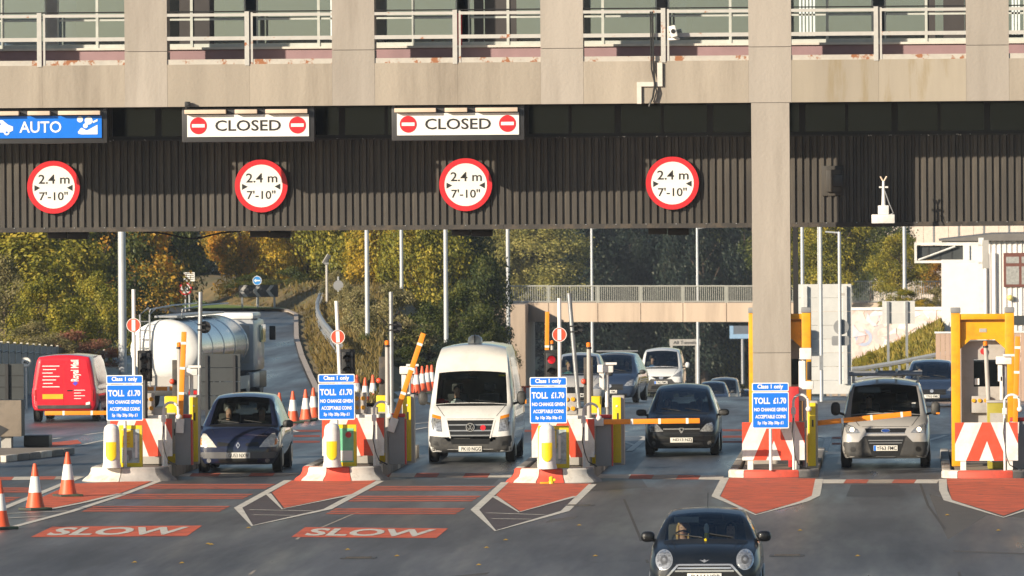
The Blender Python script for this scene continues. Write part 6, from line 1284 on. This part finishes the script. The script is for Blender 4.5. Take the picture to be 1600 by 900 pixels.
# cars farther back
def far_car(px, py, label, pm, scale, rz=0, name='car', lampm=LAMP, grill=True, plate='YF63 FMC'):
    p = G(px, py); f_ = [('headlamp', [(.49, .60), (.84, .60), (.88, .72), (.80, .84), (.60, .74)], lampm, True), ('grille', [(-.46, .46), (.46, .46), (.46, .66), (-.46, .66)], GRIL, False), ('lower_intake', [(-.6, .24), (.6, .24), (.6, .33), (-.6, .33)], GRIL, False), ('badge', circ(0, .6, .06, 12), CHRM, False, .014)]
    v, s_, a, b = vehicle(name, label, 'car', p, ESP, *ESPG, pm, (.85, 3.6, .34, .21, .925 * scale[0]), (1.0 * scale[0] + .03, 1.18, 1.06 * scale[2], .22, .16), f_, rz=rz, scale=scale, plate=(plate, .40, .5, .115, False), dense=3); return v, s_
a, b = far_car(953, 630, 'dark grey people carrier waiting behind the third island', DBLU, (1.0, 1, 1.0), R(-4)); tube('roof_bar', [(-.7, 2.3, 1.76), (.75, 2.3, 1.76)], .03, GREYM, a, 6); person(a, b, (4, 6), 1, cloth('black'  , (.02, .02, .02)), HBR, 'passenger seen in the dark grey people carrier', dz=0)
a, b = far_car(903, 637, 'silver off-road car half hidden behind the third toll sign', SILV, (.97, .95, 1.02), 0, 'off_road_car')
for k_ in range(7): box('grille_slot', -.32 + k_ * .1, -.27 + k_ * .1, -.02, .02, .5, .68, GRIL, a)
person(a, b, (4, 6), -1, cloth('teal', (.05, .2, .2)), HBL, 'driver in teal top in the silver off-road car')
far_car(983, 613, 'dark car between the grey people carrier and the small white van', DBLU, (.93, .95, .85)); a, b = far_car(1083, 607, 'dark off-road car right behind the small white van', BLKP, (.97, 1, 1.02), R(-3)); tube('roof_rack', [(-.6, 2.2, 1.80), (.7, 2.2, 1.80)], .04, BEIGE, a, 6)
a, b = far_car(1456, 636, 'dark blue car behind the silver van at the right', DBLU, (.98, 1, .86)); person(a, b, (4, 6), -1, cloth('grey', (.1, .1, .1)), HBR, 'driver of the dark blue car behind the silver van', dz=-.05)
far_car(905, 618, 'pale blue-grey car farther back behind the silver off-road car', GREYP, (.95, 1, .95))
def crest_car(px, Y, label, pm, sc_, van=False):
    x = P(px, 600, Y).x; z = gz(x, Y)
    if van: v, s_, a, b = vehicle('far_van', label, 'van', (x, Y, z), CUS, (4, 6), [(5, 7, 1)], None, pm, (.9, 3.6, .32, .2, .9), (1.0, 1.0, 1.25, .17, .22), CUSF[:2], scale=sc_, dense=3); return v, s_
    v, s_, a, b = vehicle('far_car', label, 'car', (x, Y, z), ESP, *ESPG, pm, (.85, 3.6, .32, .2, .9 * sc_[0]), (.98, 1.18, .95, .2, .14), [], scale=sc_, dense=3); return v, s_
a, b = crest_car(1130, 455, 'pale cream van half hidden by the road crest', CREAM, (.9, .9, 1.0), True); person(a, b, (4, 6), -1, cloth('grey', (.1, .1, .1)), HBR, 'driver of the pale cream van on the road crest')
crest_car(1113, 425, 'small blue car at the road crest before the cream van', DBLU, (.86, .9, .84)); crest_car(1161, 470, 'tiny dark car at the road crest beside the column', GREYP, (.86, .9, .84))

# red post van seen from behind
PV = [(0, .40, .78, .6, .84, 1.0, .84, 1.80, .68, 1.83), (.06, .34, .87, .6, .93, 1.0, .92, 1.88, .73, 1.94), (.5, .30, .9, .6, .95, 1.0, .94, 1.9, .75, 1.97), (1.8, .30, .9, .6, .95, 1.0, .94, 1.9, .75, 1.97), (3.0, .30, .9, .6, .95, 1.0, .94, 1.88, .75, 1.95), (3.5, .30, .9, .6, .95, 1.0, .94, 1.55, .78, 1.60), (4.0, .30, .9, .6, .95, 1.0, .94, 1.18, .78, 1.22), (4.6, .32, .86, .55, .9, .86, .86, .92, .72, .94), (4.75, .36, .74, .5, .78, .66, .74, .7, .6, .71)]
p = G(100, 660)
v7, st7, pa7, h7 = vehicle('post_van', 'red post van driving away behind the first island', 'van', p, PV, None, [(4, 6, 1)], (4, 6), POSTR, (.9, 3.9, .33, .21, .955), None, [
    ('rear_door', [(-.78, .52), (-.012, .52), (-.012, 1.80), (-.66, 1.80), (-.80, 1.0)], POSTR, False, .008), ('rear_door', [(.012, .52), (.78, .52), (.80, 1.0), (.66, 1.80), (.012, 1.80)], POSTR, False, .008), ('rear_bumper', [(-.76, .40), (.76, .40), (.78, .50), (-.78, .50)], PLAS, False, .02), ('tail_lamp', [(.80, .62), (.845, .62), (.85, .95), (.81, .95)], TAIL, True, .012),
    ('number_plate', [(-.62, .68), (-.02, .68), (-.02, .82), (-.62, .82)], PLY, False, .016), ('white_mark', [(.64, .50), (.76, .52), (.76, .60), (.64, .57)], WHITES, False, .02), ('blue_mark', [(.26, 1.12), (.34, 1.06), (.42, 1.14), (.34, 1.20)], mat('mark_blue', (.10, .06, .55), .5), False, .016), ('door_handle', [(.10, .90), (.26, .90), (.26, .94), (.10, .94)], GRIL, False, .016)]
    + [('text_line', [(-.62 + (q % 2) * .02, 1.62 - q * .1), (-.12 - (q % 3) * .1, 1.62 - q * .1), (-.12 - (q % 3) * .1, 1.645 - q * .1), (-.62 + (q % 2) * .02, 1.645 - q * .1)], WHITES, False, .014) for q in range(7)] + [('text_line', [(.30, .92 - q * .08), (.62 - (q % 2) * .12, .92 - q * .08), (.62 - (q % 2) * .12, .94 - q * .08), (.30, .94 - q * .08)], WHITES, False, .014) for q in range(4)], seats=False, rz=R(-1))
vt, ft = text_geo('Royal Mail', .03); me = bpy.data.meshes.new('lettering'); me.from_pydata([(.36 - b * .30, -.02 , 1.50 + a * .62) for a, b in vt], [], ft); me.materials.append(WHITES)
yv = min(h7(.2, 1.3), h7(.5, 1.3), h7(.3, 1.75)); o = link('lettering', me, v7, (0, yv, 0))

# tanker lorry on the slip road
p = G(258, 640); TK = thing('tanker_lorry', p, 'white and silver tanker lorry on the slip road', 'lorry', None, R(-5.5))
TKW = mat('tank_white', (.78, .77, .74), .35, coat=.3, var=.04, dirt=(.5, .47, .42), damt=.3); TKS = mat('tank_silver', (.52, .56, .58), .22, metal=.75, var=.1); s = S(p.y)
def ell(y, k): return [(k * 1.10 * math.cos(a), y, 1.82 + k * .92 * math.sin(a)) for a in [2 * math.pi * q / 36 for q in range(36)]]
def loft(rings, m, nm, par):
    v = [q for r_ in rings for q in r_]; f = []
    for i in range(len(rings) - 1):
        for k_ in range(36): f.append((i * 36 + k_, i * 36 + (k_ + 1) % 36, (i + 1) * 36 + (k_ + 1) % 36, (i + 1) * 36 + k_))
    f.append(tuple(range(36))); f.append(tuple(range((len(rings) - 1) * 36, len(rings) * 36))); return MB().add(v, f).build(nm, m, par, smooth=50)
loft([ell(0, .10), ell(.01, .4), ell(.05, .7), ell(.11, .88), ell(.2, .97), ell(.3, 1.0)], TKW, 'tank_end', TK); loft([ell(.302, 1.0), ell(2.5, 1.0), ell(5.5, 1.0), ell(8.6, 1.0), ell(8.8, .9), ell(8.9, .5)], TKS, 'tank_barrel', TK)
for y in (.32, 2.2, 4.2, 6.2, 8.3): loft([ell(y, 1.001), ell(y + .005, 1.015), ell(y + .075, 1.015), ell(y + .08, 1.001)], TKS, 'tank_band', TK)
wk = box('walkway', -.35, .35, .2, 8.4, 2.80, 2.86, GREYM, TK)
for x in (-.5, .5): tube('hand_rail', [(x, .2, 2.8), (x, .25, 3.05), (x, 4, 3.12), (x, 8.3, 3.12)], .025, GREYM, wk, 6)
ld = MB(); tube('ladder_rail', [(-.75, -.05, .7), (-.75, -.05, 2.9), (-.55, .3, 3.1)], .03, GREYM, TK, 6); tube('ladder_rail', [(-.45, -.05, .7), (-.45, -.05, 2.9), (-.3, .3, 3.1)], .03, GREYM, TK, 6)
for q in range(8): tube('rung', [(-.75, -.05, .8 + q * .27), (-.45, -.05, .8 + q * .27)], .016, GREYM, TK, 5)
box('chassis', -.45, .45, .2, 11.5, .62, .92, DARKM, TK); box('rear_bumper', -1.15, 1.15, -.05, .12, .42, .62, DARKM, TK, .02); box('rear_panel', -1.05, 1.05, .12, .2, .62, 1.05, LTGR, TK)
for s_ in (-1, 1):
    box('tail_lamp', s_ * .85 - .2, s_ * .85 + .2, -.075, -.051, .46, .58, TAIL, TK); box('mudguard', s_ * .9 - .28, s_ * .9 + .28, .3, 3.6, .98, 1.04, DARKM, TK); box('side_guard', s_ * 1.12 - .03, s_ * 1.12 + .03, 3.9, 8.5, .45, .85, LTGR, TK)
    for y in (.9, 2.1, 3.2, 8.2, 10.6):
        wq = MB().lathe([(.3, -.15), (.46, -.15), (.5, -.1), (.5, .1), (.46, .15), (.3, .15)], 24, (s_ * .98, y, .5), 'x').build('wheel', RUBBER, TK, smooth=40); MB().lathe([(.3, 0), (.1, .03 * s_), (0, .03 * s_)], 16, (s_ * 1.135, y, .5), 'x').build('rim', RIM, wq)
cb = box('cab', -1.15, 1.15, 9.3, 11.3, .95, 2.58, mat('cab_grey', (.40, .41, .42), .35, coat=.4), TK, .15); box('wind_deflector', -1.1, 1.1, 9.5, 10.9, 2.585, 2.80, TKW, cb, .09); box('cab_rear_panel', -1.0, 1.0, 9.285, 9.299, 1.2, 2.4, LTGR, cb)
for s_ in (-1, 1): box('side_window', s_ * 1.19 - .02, s_ * 1.19 + .02, 10.3, 11.1, 1.85, 2.4, SIDEG, cb); box('mirror', s_ * 1.42 - .1, s_ * 1.42 + .1, 11.1, 11.2, 1.9, 2.35, GRIL, cb, .03); box('fuel_tank', s_ * 1.0 - .2, s_ * 1.0 + .2, 8.9, 10.0, .45, .92, GREYM, TK, .05)
box('windscreen', -1.05, 1.05, 11.301, 11.32, 1.8, 2.45, SIDEG, cb); box('cab_base', -1.18, 1.18, 9.4, 11.4, .4, .949, DARKM, TK, .05)

# =================================================================== hazy air
hm = bpy.data.materials.new('haze'); hm.use_nodes = True; hn = hm.node_tree.nodes; hn.remove(hn['Principled BSDF'])
pv = hn.new('ShaderNodeVolumePrincipled'); pv.inputs['Color'].default_value = (.80, .88, 1.0, 1); pv.inputs['Density'].default_value = HAZE; pv.inputs['Anisotropy'].default_value = .2
hm.node_tree.links.new(pv.outputs[0], hn['Material Output'].inputs['Volume'])
tag(box('haze', -3050, 3050, -350, 5050, -20, 34, hm), 'thin autumn haze over the plaza', kind='stuff')
